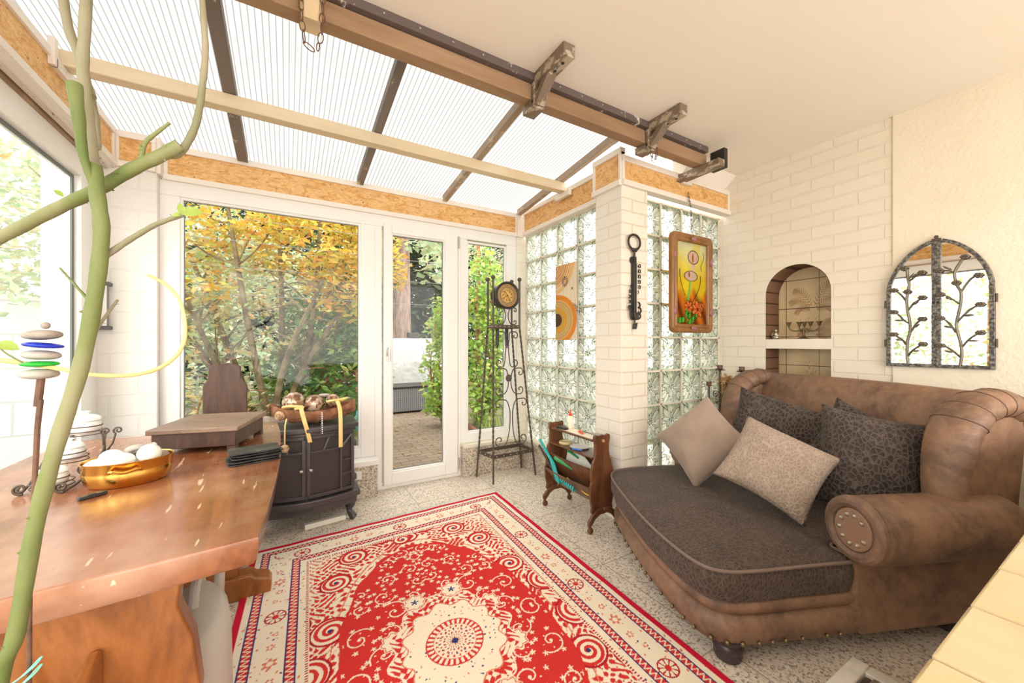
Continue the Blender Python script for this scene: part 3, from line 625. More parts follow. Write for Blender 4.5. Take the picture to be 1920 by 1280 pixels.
# ---------------- tiled half wall, bottom right
TW = MB().box((.30, -.42, 0), (RX - .01, .105, .84))
tw = struct(TW.build('wall_front', m_plaster), 'tiled half wall in the lower right corner', 'half wall')
tt = MB(); m_tile = M('cream_glazed_tile', (.66, .50, .28), .25, stops=[(.3, (.62, .46, .26)), (.7, (.72, .58, .36))], nscale=5)
x = .27
while x < RX - .05:
    for j in range(3): tt.box((x + .002, -.36 + j * .163, .842), (min(x + .152, RX - .012), -.36 + j * .163 + .160, .865))
    x += .155
struct(tt.build('ledge_tiles', m_tile, tw, bevel=.004))
struct(MB().box((.27, -.36, .838), (RX - .01, .124, .858)).build('tile_grout', M('tile_grout', (.50, .40, .27), .8), tw))

# ================================================================ SOFA
SO = Vector((1.42, .79, 0)); SA = math.atan2(-.38, .925)
sofa = thing('chaise_sofa', 'wide brown leather sofa with dark velour seat and brass studs', 'sofa', SO, SA)
def outline(pts, k=8, closed=True):
    P = [Vector((a, b, 0)) for a, b in pts]; n = len(P); out = []
    for i in range(n):
        a, b, c, d = P[(i - 1) % n], P[i], P[(i + 1) % n], P[(i + 2) % n]
        for j in range(k):
            t = j / k; out.append(.5 * ((2 * b) + (c - a) * t + (2 * a - 5 * b + 4 * c - d) * t * t + (3 * b - a - 3 * c + d) * t ** 3))
    return out
def offs(ol, d):
    n = len(ol); res = []
    for i in range(n):
        t = (ol[(i + 1) % n] - ol[i - 1]); t.normalize(); res.append(ol[i] + Vector((t.y, -t.x, 0)) * d)
    return res
# front outline of the chaise, counter-clockwise seen from above (x = depth towards the back, y = width)
seat_ol = outline([(.30, -.012), (.40, -.012), (.46, -.008), (.48, .03), (.50, .11), (.72, .115), (1.02, .12), (1.07, .2), (1.08, .55), (1.07, .95), (1.02, 1.02), (.72, 1.03), (.52, 1.04), (.47, 1.10), (.40, 1.125), (.2, 1.13), (.07, 1.115), (-.02, 1.075), (-.075, .98), (-.115, .75), (-.145, .45), (-.145, .22), (-.12, .06), (-.06, .0), (.05, -.014), (.18, -.013)], 5)
SX = 1 if sum((seat_ol[i].x * seat_ol[(i + 1) % len(seat_ol)].y - seat_ol[(i + 1) % len(seat_ol)].x * seat_ol[i].y) for i in range(len(seat_ol))) > 0 else -1
def ring(ol, d, z, dz=0): return [Vector((p.x, p.y, z)) for p in offs(ol, d * SX)]
sc = MB(); crown = []
def crown_cap(mb, ol, d0, z0, z1, steps=5):
    rs = []
    c = Vector((sum(p.x for p in ol) / len(ol), sum(p.y for p in ol) / len(ol), 0))
    base = offs(ol, d0 * SX)
    for i in range(1, steps + 1):
        t = i / steps; rs.append([Vector((lerp(p.x, c.x, t * .98), lerp(p.y, c.y, t * .98), lerp(z0, z1, 1 - (1 - t) ** 2) + .006 * math.sin(p.x * 9 + p.y * 7) * (t < .9))) for p in base])
    return rs
rings = [ring(seat_ol, -.03, .245), ring(seat_ol, -.005, .25), ring(seat_ol, .006, .29), ring(seat_ol, .008, .33), ring(seat_ol, .0, .362), ring(seat_ol, -.015, .372)]
rings += crown_cap(sc, seat_ol, -.02, .374, .40)
sc.loft(rings, True, True); sc.build('seat_cushion', m_seat, sofa, smooth=60)
MB().tube([Vector((p.x, p.y, .366)) for p in offs(seat_ol, .004 * SX)] + [Vector((offs(seat_ol, .004 * SX)[0].x, offs(seat_ol, .004 * SX)[0].y, .366))], .0065, 6, False).build('seat_piping', M('piping_fabric', (.19, .135, .11), .7), sofa)
base_ol = outline([(.30, .0), (.44, .0), (.6, .004), (.9, .006), (1.06, .02), (1.12, .15), (1.13, .6), (1.12, 1.1), (1.05, 1.16), (.8, 1.14), (.55, 1.12), (.40, 1.11), (.2, 1.10), (.08, 1.085), (0, 1.04), (-.055, .96), (-.09, .75), (-.12, .45), (-.12, .22), (-.095, .08), (-.035, .02), (.05, .002), (.18, .0)], 5)
bb = MB(); bb.loft([ring(base_ol, -.05, .08), ring(base_ol, -.005, .08), ring(base_ol, .0, .09), ring(base_ol, .014, .12), ring(base_ol, .016, .15), ring(base_ol, .004, .178), ring(base_ol, -.014, .188), ring(base_ol, .0, .197), ring(base_ol, .01, .218), ring(base_ol, .004, .24), ring(base_ol, -.03, .25)], True, True)
base = bb.build('base', m_leather, sofa, smooth=60)
# studs along the lower edge of the chaise front
fo = offs(base_ol, .012 * SX); st = MB(); acc = 0; last = None
for i, p in enumerate(fo * 2):
    if last is not None: acc += (p - last).length
    last = p
    if p.x < .45 and acc > .052 and i < len(fo):
        acc = 0; MB().ball((p.x, p.y, .097), .0085, 10, 6).build('brass_stud', m_oldbrass, base)

# side panel + back body
sp = MB()
sp.prism([(.50, .075), (1.0, .075), (1.13, .10), (1.20, .30), (1.26, .60), (1.29, .86), (1.22, .93), (1.10, .92), (.98, .80), (.90, .60), (.80, .50), (.46, .46), (.47, .20)], -.012, .03, 'y')
sp.build('side_panel', m_leather, sofa, bevel=.018, bseg=3, smooth=50)
sp2 = MB(); sp2.prism([(.50, .075), (1.0, .075), (1.13, .10), (1.20, .30), (1.26, .60), (1.29, .86), (1.22, .93), (1.10, .92), (.98, .80), (.90, .60), (.80, .50), (.46, .46), (.47, .20)], 1.17, 1.21, 'y')
sp2.build('side_panel', m_leather, sofa, bevel=.018, bseg=3, smooth=50)
bk = MB(); brings = []
for i in range(25):
    y = lerp(.0, 1.20, i / 24); hump = .012 * math.sin(PI * i / 24)
    pr_ = [(1.13, .10), (1.20, .30), (1.26, .60), (1.29, .84), (1.28, .93 + hump), (1.235, .975 + hump), (1.17, .975 + hump), (1.125, .93 + hump), (1.10, .82), (1.06, .62), (1.03, .42), (1.02, .25), (1.02, .10)]
    brings.append([Vector((a, y, b)) for a, b in pr_])
bk.loft(brings); bk.build('back', m_leather, sofa, bevel=.0, smooth=50)
# rolled arms
def arm(ys, yi, sgn, label=None):
    cy = (ys + yi) / 2; rings = []; a0 = .46
    for i in range(19):
        t = i / 18; x = lerp(a0, 1.12, t); r = lerp(.112, .108, t) * (1 if 0 < i < 18 else .93); zc = lerp(.492, .48, t) 
        rr = []
        for j in range(28):
            a = 2 * PI * j / 28; rr.append(Vector((x - (.018 if i == 0 else 0) * math.cos(a) * 0, cy + r * 1.1 * math.cos(a), zc + r * (1.05 if math.sin(a) > 0 else 1.15) * math.sin(a))))
        rings.append(rr)
    m = MB().loft(rings); o = m.build('armrest', m_leather, sofa, bevel=.02, bseg=3, smooth=50)
    face = MB(); pts = []
    # recessed scroll face with studs
    for j in range(30):
        a = 2 * PI * j / 30; pts.append((cy + .070 * math.cos(a) + sgn * .0, .492 + .078 * math.sin(a)))
    face.prism(pts, a0 - .012, a0 + .004, 'x'); f = face.build('arm_face', M('arm_face_leather', (.27, .155, .10), .5, bs=60, bstr=.15), o, bevel=.004)
    ring_ = MB(); ring_.tube([Vector((a0 + .004, cy + .092 * math.cos(2 * PI * j / 40), .492 + .099 * math.sin(2 * PI * j / 40))) for j in range(41)], .024, 10, False); ring_.build('rolled_edge', m_leather, o)
    s2 = MB()
    for j in range(9):
        a = R(-150 + j * 36) ; MB().lathe([(0, -.009), (.006, -.007), (.009, -.002), (.0095, 0)], (a0 - .012, cy + .048 * math.cos(a), .492 + .056 * math.sin(a)), 12, 'x').build('nickel_stud', m_silver, o)
arm(-.130, .085, -1); arm(1.03, 1.23, 1)
# wings: scrolled leather pads rising from the arms to the top of the back
def wing(y0, sgn):
    spine = [(.86, .50), (.855, .62), (.87, .74), (.905, .85), (.97, .93), (1.06, .972), (1.16, .975), (1.255, .935), (1.30, .86)]
    sp_ = catmull([(a, 0, b) for a, b in spine], 10); rings = []
    n = len(sp_)
    for i, p in enumerate(sp_):
        t = i / (n - 1); d = (sp_[min(i + 1, n - 1)] - sp_[max(i - 1, 0)]).normalized(); nrm = Vector((d.z, 0, -d.x))
        wd = .058 + .026 * math.sin(PI * min(1, t * 1.15)); th = .046 + .012 * math.sin(PI * t); pl = .009 * (abs(math.sin(t * 24)) ** .5 - .6) * (t > .38)
        rr = []
        for j in range(20):
            a = 2 * PI * j / 20; rr.append(Vector((p.x, y0, p.z)) + Vector((0, 1, 0)) * (wd + pl) * math.cos(a) + nrm * ((th + pl) * math.sin(a) + .03))
        rings.append(rr)
    o = MB().loft(rings).build('wing', m_leather, sofa, smooth=60)
    for i in range(34, 74, 7): MB().tube([rings[i][j % 20] for j in range(0, 21)], .0022, 5, False).build('pleat_crease_shade', M('pleat_shade_leather', (.10, .055, .04), .6), o)  # dark lines around the wing: shade of the pleat creases as colour
    c = MB(); c.prism([(.86, .48), (.87, .66), (.92, .80), (1.0, .89), (1.1, .935), (1.2, .93), (1.25, .86), (1.2, .48)], y0 - .03, y0 + .03, 'y'); c.build('wing_panel', m_leather, o, bevel=.015, bseg=3)
wing(-.005, -1); wing(1.205, 1)
ft = MB().lathe([(.034, 0), (.046, .006), (.050, .02), (.046, .032), (.052, .040), (.055, .052), (.047, .064), (.056, .074), (.056, .088), (.03, .1)], (0, 0, 0), 24)
for i, (a, b) in enumerate(((-.0, .06), (.03, 1.02), (1.02, .06), (1.02, 1.1))):
    f_ = MB(); f_.v = [(v[0] + a, v[1] + b, v[2]) for v in ft.v]; f_.f = list(ft.f); f_.build('foot', M('ebonised_wood', (.045, .03, .035), .25), sofa, smooth=60)

def pillow(name, label, mat, c, w_, h_, th, nrm_az, tilt, roll, seed=1, wr=.012):
    """a standing cushion: nrm_az = horizontal direction the face looks to, tilt back (deg), roll in its own plane"""
    rnd = np.random.RandomState(seed); n = 33; ph = rnd.rand(8) * 6.28
    vs = []; fs = []
    for side in (1, -1):
        for i in range(n):
            for j in range(n):
                u = -1 + 2 * i / (n - 1); v = -1 + 2 * j / (n - 1)
                e = ((1 - abs(u) ** 2.6) * (1 - abs(v) ** 2.6)) ** .55
                x = w_ / 2 * u * (1 - .085 * (1 - v * v)); z = h_ / 2 * v * (1 - .085 * (1 - u * u))
                wv_ = wr * (math.sin(3.1 * u + 4.7 * v + ph[0]) * .5 + math.sin(7 * u - 5 * v + ph[1]) * .28 + math.sin(11 * v + 3 * u + ph[2]) * .16) * min(1, e * 2)
                y = side * (th / 2 * e + max(0, wv_)) + .02 * math.sin(2 * u + ph[3]) * abs(v)
                vs.append((x, y, z))
    for s_ in range(2):
        o = s_ * n * n
        for i in range(n - 1):
            for j in range(n - 1):
                a = o + i * n + j; q = (a, a + 1, a + n + 1, a + n); fs.append(q if s_ else q[::-1])
    m = MB(); m.v = vs; m.f = fs
    me_rot = Euler((R(tilt), 0, 0)).to_matrix(); az = Euler((0, 0, R(nrm_az) + PI / 2)).to_matrix(); rl = Euler((0, R(roll), 0)).to_matrix()
    mt = (az @ me_rot @ rl).to_4x4(); m.xf(mt)
    zmin = min(v[2] for v in m.v)
    m.v = [(x, y, z - zmin) for x, y, z in m.v]
    o = m.build(name, mat, None, smooth=0)
    b = bmesh.new(); b.from_mesh(o.data); bmesh.ops.remove_doubles(b, verts=b.verts, dist=.0015); bmesh.ops.recalc_face_normals(b, faces=b.faces); b.to_mesh(o.data); b.free()
    for p in o.data.polygons: p.use_smooth = True
    o.location = c; tag(o, label, 'pillow', 'pillows on the brown sofa'); 
    return o
pillow('throw_pillow', 'plain beige suede pillow balanced on its corner, leftmost on the sofa', m_plainpil, (2.06, 1.36, .385), .39, .39, .15, 195, -24, 43, 3, .016)
pillow('throw_pillow', 'long dark brown textured pillow behind the beige pillows, against the far wing', m_darkpil, (2.44, 1.08, .41), .62, .40, .16, 200, -24, 14, 5)
pillow('throw_pillow', 'dark textured pillow tucked behind the big dark pillow at the right', m_darkpil, (2.44, .76, .41), .40, .38, .13, 190, -16, 24, 9)
pillow('throw_pillow', 'large dark brown cobbled pillow standing beside the near armrest', m_darkpil, (2.29, .69, .385), .40, .46, .22, 212, -14, 10, 7)
pillow('throw_pillow', 'light beige textured pillow lying in the centre front of the seat', m_lightpil, (2.0, .95, .385), .40, .36, .15, 210, -30, 26, 11)

# ================================================================ RUG
def rug_pos(U, V):
    x = (U - .5) * 1.60; y = (V - .5) * 2.44
    return np.stack([.575 + x + .045 * y, 1.432 + y + .058 * x, .009 + .0012 * np.sin(x * 23) * np.sin(y * 17)], 1)
def rug_col(U, V):
    x = (U - .5) * 1.60; y = (V - .5) * 2.44; n = len(x)
    red = np.array([.60, .035, .03]); cream = np.array([.84, .73, .58]); navy = np.array([.04, .045, .16]); dred = np.array([.42, .015, .03]); rose = np.array([.68, .20, .12])
    C = np.tile(cream, (n, 1)); e = np.minimum(.80 - abs(x), 1.22 - abs(y))
    along = np.where((.80 - abs(x)) < (1.22 - abs(y)), y, x)
    def setm(m, c): C[m] = c
    rs = np.random.RandomState(4)
    def blobs(cnt, x0, x1, y0, y1, r, col, cond, sym=True, petals=0):
        for _ in range(cnt):
            a, b = rs.uniform(x0, x1), rs.uniform(y0, y1); rr = r * rs.uniform(.6, 1.3); th = rs.uniform(0, 6.28); el = rs.uniform(.4, 1)
            for sx_, sy_ in (((1, 1), (-1, 1), (1, -1), (-1, -1)) if sym else ((1, 1),)):
                dx = x * sx_ - a; dy = y * sy_ - b; near = (abs(dx) < rr * 1.6) & (abs(dy) < rr * 1.6)
                dx, dy = dx[near], dy[near]; p = dx * math.cos(th) + dy * math.sin(th); q = -dx * math.sin(th) + dy * math.cos(th)
                rad = np.hypot(p, q / el) ; k = rr * (1 + (.35 * np.cos(petals * np.arctan2(q, p)) if petals else 0))
                idx = np.where(near)[0][rad < k]; idx = idx[cond[idx]]; C[idx] = col
    field = e > .285
    # medallion shapes
    rr = np.hypot(x / .43, y / .80); th = np.arctan2(y / .80, x / .43)
    oval = rr < 1 + .015 * np.cos(16 * th)
    lob = np.hypot(x / .50, y / .93) < 1 + .085 * np.cos(8 * th) + .03 * np.cos(24 * th)
    arm_ = (abs(x) < .60) & (abs(y) < 1.06) & (np.hypot(x / .58, y / 1.02) < 1.0 + .16 * np.abs(np.cos(4 * th)) ** 3)
    # corner spandrels: fine red leafwork on cream
    f1 = np.sin(x * 95 + 3 * np.sin(y * 41)) * np.sin(y * 88 + 3 * np.sin(x * 37)); f2 = np.sin(x * 150 + y * 60) * np.sin(y * 140 - x * 50)
    setm(field & ~lob & (f1 > .62), rose); setm(field & ~lob & (f2 > .86), dred)
    corner = field & (np.hypot((.80 - .285 - abs(x)) / .30, (1.22 - .285 - abs(y)) / .42) < 1.0)
    setm(corner & (f1 < -.55), rose)
    # lobed ring with dense red curls between the oval and the scroll heads
    setm(lob & ~oval, cream); setm(lob & ~oval & (f1 > .22), red); setm(lob & ~oval & (abs(f1 - .1) < .05), rose); setm(arm_ & ~lob & field & (np.abs(f1) > .42), red)
    for s_ in (.985, 1.06): setm((abs(rr - s_) < .006), rose)
    # scroll heads
    for (cx, cy, r0) in ((.53, .13, .085), (.44, .33, .075), (.13, 1.0, .085), (.30, .86, .07), (.56, .42, .05), (.40, .66, .07), (.02, .90, .05)):
        for sx_ in (1, -1):
            for sy_ in (1, -1):
                dx, dy = x * sx_ - cx, y * sy_ - cy; d = np.hypot(dx, dy); a = np.arctan2(dy, dx)
                m = (d < r0) & (e > .18); setm(m, red); setm(m & (np.sin(d * 2 * PI / .030 - a) > .0), cream); setm((abs(d - r0) < .005) & (e > .18), dred); setm(m & (d < .010), navy)
    # plain red oval with cream vines
    setm(oval, red)
    vine = np.zeros(n, bool)
    rq = np.random.RandomState(12); circ = []
    for _ in range(4000):
        cx, cy = rq.uniform(-.02, .42), rq.uniform(-.02, .78); r0 = rq.uniform(.038, .066)
        if np.hypot((cx + r0 * .6) / .43, (cy + r0 * .6) / .80) > 1 or np.hypot(cx, cy / 1.15) < .24: continue
        if all(math.hypot(cx - a, cy - b) > (r0 + q) * 1.05 for a, b, q in circ): circ.append((cx, cy, r0))
    ax_, ay_ = abs(x), abs(y)
    for i, (cx, cy, r0) in enumerate(circ):
        near = np.where((abs(ax_ - cx) < r0 * 1.5) & (abs(ay_ - cy) < r0 * 1.5))[0]; dx, dy = ax_[near] - cx, ay_[near] - cy; d = np.hypot(dx, dy); a = (np.arctan2(dy, dx) + i * 1.3) * (1 if i % 2 else -1)
        g = np.mod(a, 2 * PI) / (2 * PI); hit = abs(d - r0 * (.22 + .80 * g)) < .0030; hit |= (abs(d - r0 * (.22 + .80 * (g - 1) )) < .0026)
        a_ = np.arctan2(dy, dx); nk = 5 + i % 3; k = (np.round(a_ / (2 * PI / nk))) * (2 * PI / nk); px, py = dx - r0 * 1.12 * np.cos(k), dy - r0 * 1.12 * np.sin(k); hit |= np.hypot(px, py) < .0085 * (1 + .45 * np.cos(5 * np.arctan2(py, px)))
        kk = k + 2 * PI / nk / 2; hit |= np.hypot(dx - r0 * .62 * np.cos(kk), (dy - r0 * .62 * np.sin(kk)) * 1.5) < .0058; hit |= d < .007
        vine[near[hit]] = True
    setm(oval & vine & (rr < .97), cream)
    # eight cream rosettes with a blue heart
    for k in range(8):
        a = k * PI / 4 + PI / 8; cx, cy = .235 * math.cos(a), .33 * math.sin(a); d = np.hypot(x - cx, y - cy); t2 = np.arctan2(y - cy, x - cx)
        setm(d < .052 * (1 + .10 * np.cos(8 * t2)), cream); setm(abs(d - .045 * (1 + .12 * np.cos(8 * t2))) < .003, rose); setm(d < .013 * (1 + .5 * np.cos(5 * t2)), navy)
    d0 = np.hypot(x, y / 1.15); t0 = np.arctan2(y, x)
    band = (d0 < .245 * (1 + .07 * np.cos(12 * t0))) ; setm(band, red); setm(band & (np.sin(x * 130 + 2.5 * np.sin(y * 60)) * np.sin(y * 125 + 2.5 * np.sin(x * 55)) > .0), cream); setm(abs(d0 - .247 * (1 + .07 * np.cos(12 * t0))) < .003, cream)
    cl = d0 < .195 * (1 + .07 * np.cos(12 * t0)); setm(cl, cream * 1.05); setm(abs(d0 - .197 * (1 + .07 * np.cos(12 * t0))) < .003, rose)
    blobs(60, -.2, .2, -.2, .2, .004, navy, cl, False); blobs(60, -.2, .2, -.2, .2, .004, rose, cl, False)
    d1 = np.hypot(x, y); ring_ = (d1 < .118); setm(ring_, red); setm(ring_ & (d1 > .088) & (d1 < .113) & (np.sin(t0 * 30) > -.1), cream); setm((d1 < .086), cream)
    setm((d1 < .082) & (np.sin(t0 * 20) * np.cos(d1 * 210) > .45), red); setm((d1 < .07) & (np.sin(t0 * 12 + 1) * np.cos(d1 * 150) > .8), navy); setm(d1 < .014, navy)
    # borders
    bd = e < .285; setm(bd, cream)
    blobs(420, 0, .80, 0, 1.22, .0052, rose, bd); blobs(200, 0, .80, 0, 1.22, .0042, navy, bd)
    pos = np.mod(along + .275, .55) - .275; ac = e - .155; dd = np.hypot(pos, ac); ta = np.arctan2(ac, pos)
    setm(bd & (dd < .042), dred); setm(bd & (dd < .036) & (np.cos(9 * ta) > -.6), cream); setm(bd & (dd < .013), red)
    pos2 = np.mod(along, .55) - .275
    for sh, q in ((0, .022), (.09, .014), (-.09, .014), (.16, .01), (-.16, .01)):
        d2 = np.hypot(pos2 - sh, ac + .01 * math.sin(sh * 30)); t3 = np.arctan2(ac, pos2 - sh); m = bd & (d2 < q * (1 + .3 * np.cos(6 * t3))); setm(m, rose); setm(m & (d2 < q * .55), cream)
    zz = lambda ctr, amp, per: abs(e - (ctr + amp * (abs(np.mod(along, per) / per - .5) * 4 - 1)))
    for ctr, hw in ((.072, .017), (.222, .017)):
        b_ = abs(e - ctr) < hw; setm(b_, red); setm(b_ & (zz(ctr, hw * .8, .024) < .0055), cream); setm(abs(abs(e - ctr) - hw) < .0028, navy)
    setm(abs(e - .276) < .006, dred); setm((abs(e - .276) < .006) & (np.sin(along * 520) > 0), cream)
    setm(e < .027, np.array([.55, .012, .04])); setm(abs(e - .033) < .003, cream)
    return C
rug_mat = vcol_mat('woven_rug', .9, 300, .4, .002, spec=.1)
rug = grid_vcol('persian_rug', rug_mat, rug_col, 560, 850, rug_pos)
tag(rug, 'red and cream patterned carpet with a round medallion on the granite floor', 'rug')
FRG = MB(); rr_ = random.Random(5)
for i in range(260):
    for sgn in (1,):
        u = i / 259; x = (u - .5) * 1.60; y = 1.22; p = Vector((.575 + x + .045 * y, 1.432 + y + .058 * x, .006)); dx = rr_.uniform(-.012, .012); L = rr_.uniform(.035, .06)
        FRG.tube([p, p + Vector((dx * .5, L * .5, .001)), p + Vector((dx, L, -.004))], .0019, 4, False)
FRG.build('fringe', M('cream_fringe', (.80, .76, .70), .9), rug)

# ================================================================ TABLE
tb = thing('trestle_table', 'heavy orange brown wooden table with a thick worn top, left', 'table', (-.40, 1.7, 0))
TZ = .76
top_ol = [(-.845, 1.0), (-.70, .985), (-.45, .985), (-.25, 1.0), (-.056, 1.023), (-.045, 1.15), (-.032, 1.4), (-.022, 1.7), (-.025, 1.95), (-.030, 2.2), (-.048, 2.455), (-.16, 2.48), (-.40, 2.44), (-.60, 2.40), (-.80, 2.42), (-.845, 2.2)]
tmb = MB(); n_ = len(top_ol)
cxx, cyy = -.42, 1.7
inset = lambda k: [((a - cxx) * k + cxx, (b - cyy) * k + cyy) for a, b in top_ol]
rgs = []
for k, z in ((.965, .695), (.972, .693), (.985, .705), (.995, .73), (1, .752), (.998, .758), (.994, .76)): rgs.append([Vector((a, b, z)) for a, b in inset(k)])
def scratched():
    N = NT('worn_glare_tabletop'); v = coords(N, (1, .14, 1)); n = noise(N, v, 4.5, 6, .6, 1.0); f = noise(N, v, 46, 3, .6)
    c = ramp(N, n, [(.28, (.10, .028, .010)), (.45, (.21, .062, .019)), (.58, (.32, .105, .034)), (.74, (.22, .066, .020))])
    c = mixc(N, .3, c, ramp(N, f, [(.3, (.11, .032, .012)), (.7, (.34, .125, .045))]))
    wear_glare = noise(N, coords(N), 2.2, 5, .6); c = mixc(N, ramp(N, wear_glare, [(.42, (0, 0, 0)), (.75, (.62, .62, .62))]), c, (.64, .40, .28))  # pale wear patches, lightened to put window glare into the colour
    sc = noise(N, coords(N, (1.6, .22, 1), rot=(0, 0, .6)), 30, 2, .5)
    c = mixc(N, ramp(N, sc, [(.68, (0, 0, 0)), (.72, (.7, .7, .7))]), c, (.80, .60, .45))
    N.link(c, N.p.inputs['Base Color']); N.p.inputs['Roughness'].default_value = .19; N.p.inputs['Specular IOR Level'].default_value = .65; bump(N, f, .06, .002); return N.m
tmb.loft(rgs, True, True); tmb.build('tabletop', scratched(), tb, world=True, smooth=25)
def trestle(y, full=True):
    pf = [(-.20, .08), (-.185, .25), (-.172, .40), (-.185, .52), (-.212, .60), (-.205, .695), (-.66, .695), (-.655, .60), (-.685, .52), (-.70, .40), (-.685, .25), (-.67, .08)]
    o = MB().prism(pf, y, y + .05, 'y').build('trestle_panel', m_trestle, tb, world=True, bevel=.006, bseg=3)
    MB().prism([(-.86, 0), (-.07, 0), (-.065, .05), (-.08, .075), (-.13, .09), (-.15, .11), (-.70, .11), (-.80, .09), (-.86, .07)], y - .02, y + .07, 'y').build('trestle_foot', m_trestle, tb, world=True, bevel=.008, bseg=3)
trestle(1.12); trestle(2.18)
MB().box((-.47, 1.03, .34), (-.41, 2.32, .46)).build('stretcher', m_trestle, tb, world=True, bevel=.004)
MB().prism([(1.035, .54), (1.075, .54), (1.09, .30), (1.06, .28), (1.04, .32)], -.452, -.430, 'x').build('wedge', m_trestle, tb, world=True, bevel=.006)
MB().prism([(1.035, .54), (1.115, .56), (1.118, .30), (1.06, .28), (1.04, .32)], -.352, -.330, 'x').build('wedge', m_trestle, tb, world=True, bevel=.006)

# watering can under the table
wc = thing('watering_can', 'taupe plastic watering can on the floor beside the table trestle', 'watering can', (-.225, 1.36, 0))
wb = MB(); rings = []
for z, rx, ry in ((0, .075, .10), (.01, .085, .11), (.10, .09, .115), (.25, .088, .115), (.36, .086, .11), (.43, .078, .10), (.455, .060, .08)):
    rings.append([Vector((rx * math.cos(a) + .0 * z, ry * math.sin(a), z + (.035 * math.sin(a) if z > .35 else 0))) for a in np.linspace(0, 2 * PI, 29)[:-1]])
wb.loft(rings); body = wb.build('can_body', m_plastic, wc, smooth=60)
MB().lathe([(.030, 0), (.033, .006), (.033, .012), (.028, .013), (.027, .004), (0, .003)], (-.01, -.050, .418), 24, sy=1.1).build('filler_rim', m_plastic, wc)
MB().lathe([(0, 0), (.026, .0)], (-.01, -.050, .427), 24, sy=1.1).build('filler_hole_shade', m_black, body)  # black disc: shade inside the filler hole put into colour
MB().tube(catmull([(0, .0, .455), (0, .03, .50), (0, .09, .50), (0, .13, .42), (0, .135, .30), (0, .11, .22)], 6), .012, 10).build('handle', m_plastic, wc)
MB().tube([(.02, .09, .12), (.03, .17, .32), (.035, .22, .48), (.035, .23, .50)], [.022, .017, .013, .013], 12).build('spout', m_plastic, wc)

# ================================================================ TREE PLANT IN THE FOREGROUND
pl = thing('potted_tree', 'leafless green stemmed potted tree close to the camera at the left', 'plant', (-.40, .80, 0))
def limb(name, pts, r0, r1, mat, k=5, par=pl, n=12, knots=0, seed=0):
    c = catmull(pts, k); m = len(c); r0 *= .70; r1 *= .70; rs = [lerp(r0, r1, i / (m - 1)) for i in range(m)]; rnd = random.Random(seed)
    rs = [r * (1 + .05 * math.sin(i * 1.7 + seed)) for i, r in enumerate(rs)]
    M_ = MB().tube(c, rs, n)
    for _ in range(knots):
        i = rnd.randint(1, m - 2); d = Vector((rnd.uniform(-1, 1), rnd.uniform(-1, 1), rnd.uniform(-1, 1))).normalized(); M_.tube([c[i] + d * rs[i] * .7, c[i] + d * (rs[i] + .002), c[i] + d * (rs[i] + .0035)], [rs[i] * .22, rs[i] * .16, .0005], 6)
    return M_.build(name, mat, par, world=True, smooth=60)
tr = limb('trunk', [(-.385, .85, .05), (-.372, .86, .45), (-.362, .86, .695), (-.342, .848, .765), (-.32, .836, .912), (-.292, .819, 1.037), (-.261, .801, 1.153), (-.243, .79, 1.255), (-.234, .785, 1.348), (-.239, .788, 1.402), (-.245, .795, 1.45)], .0140, .0125, m_stem, knots=14, seed=1)
limb('trunk_top', [(-.245, .795, 1.447), (-.253, .815, 1.462), (-.257, .822, 1.49), (-.262, .825, 1.547), (-.267, .828, 1.603), (-.265, .827, 1.66), (-.258, .823, 1.80)], .0120, .0095, m_stem2, knots=6, seed=2)
limb('branch', [(-.240, .790, 1.405), (-.252, .785, 1.455), (-.257, .785, 1.505), (-.263, .789, 1.560)], .005, .0125, m_stem, seed=3)
limb('branch', [(-.262, .84, 1.57), (-.273, .854, 1.601), (-.282, .859, 1.642), (-.296, .868, 1.684), (-.310, .875, 1.78)], .0095, .0085, m_stem2, knots=3, seed=4)
limb('branch', [(-.262, .86, 1.50), (-.268, .877, 1.53), (-.270, .877, 1.559), (-.273, .86, 1.60)], .008, .008, m_stem2, seed=5)
limb('branch', [(-.420, .94, 1.335), (-.359, .905, 1.372), (-.302, .871, 1.405), (-.255, .835, 1.426), (-.208, .817, 1.463), (-.172, .806, 1.488), (-.149, .80, 1.507)], .0125, .0135, m_stem, knots=8, seed=6)
limb('branch', [(-.178, .815, 1.492), (-.155, .812, 1.496), (-.139, .803, 1.518), (-.127, .795, 1.55), (-.120, .79, 1.597), (-.115, .787, 1.658), (-.117, .788, 1.709), (-.123, .79, 1.80)], .0085, .0060, m_stem2, knots=10, seed=7)
limb('branch', [(-.198, .811, 1.475), (-.192, .803, 1.499), (-.176, .795, 1.517), (-.159, .788, 1.534)], .0055, .0030, m_stem, knots=3, seed=8)
limb('branch', [(-.236, .80, 1.318), (-.212, .790, 1.339), (-.193, .782, 1.354), (-.173, .772, 1.368), (-.156, .763, 1.376), (-.137, .752, 1.383)], .0062, .0042, m_stem2, knots=4, seed=9)
lp = limb('branch', [(-.405, .930, 1.166), (-.359, .905, 1.159), (-.309, .89, 1.148), (-.269, .872, 1.139), (-.223, .845, 1.138), (-.183, .812, 1.147), (-.154, .785, 1.166), (-.140, .777, 1.192), (-.139, .776, 1.226), (-.147, .781, 1.259), (-.165, .791, 1.282), (-.188, .805, 1.296)], .0052, .0032, M('yellow_bark', (.62, .52, .20), .65, stops=[(.35, (.66, .58, .26)), (.65, (.54, .46, .13))], nscale=6), knots=8, seed=10)
limb('twig', [(-.255, .805, 1.255), (-.269, .81, 1.275), (-.288, .82, 1.30)], .0030, .0018, m_stem, knots=4, seed=11)
limb('twig', [(-.25, .81, 1.205), (-.236, .81, 1.233), (-.222, .802, 1.255)], .0038, .0024, m_stem2, knots=4, seed=12)
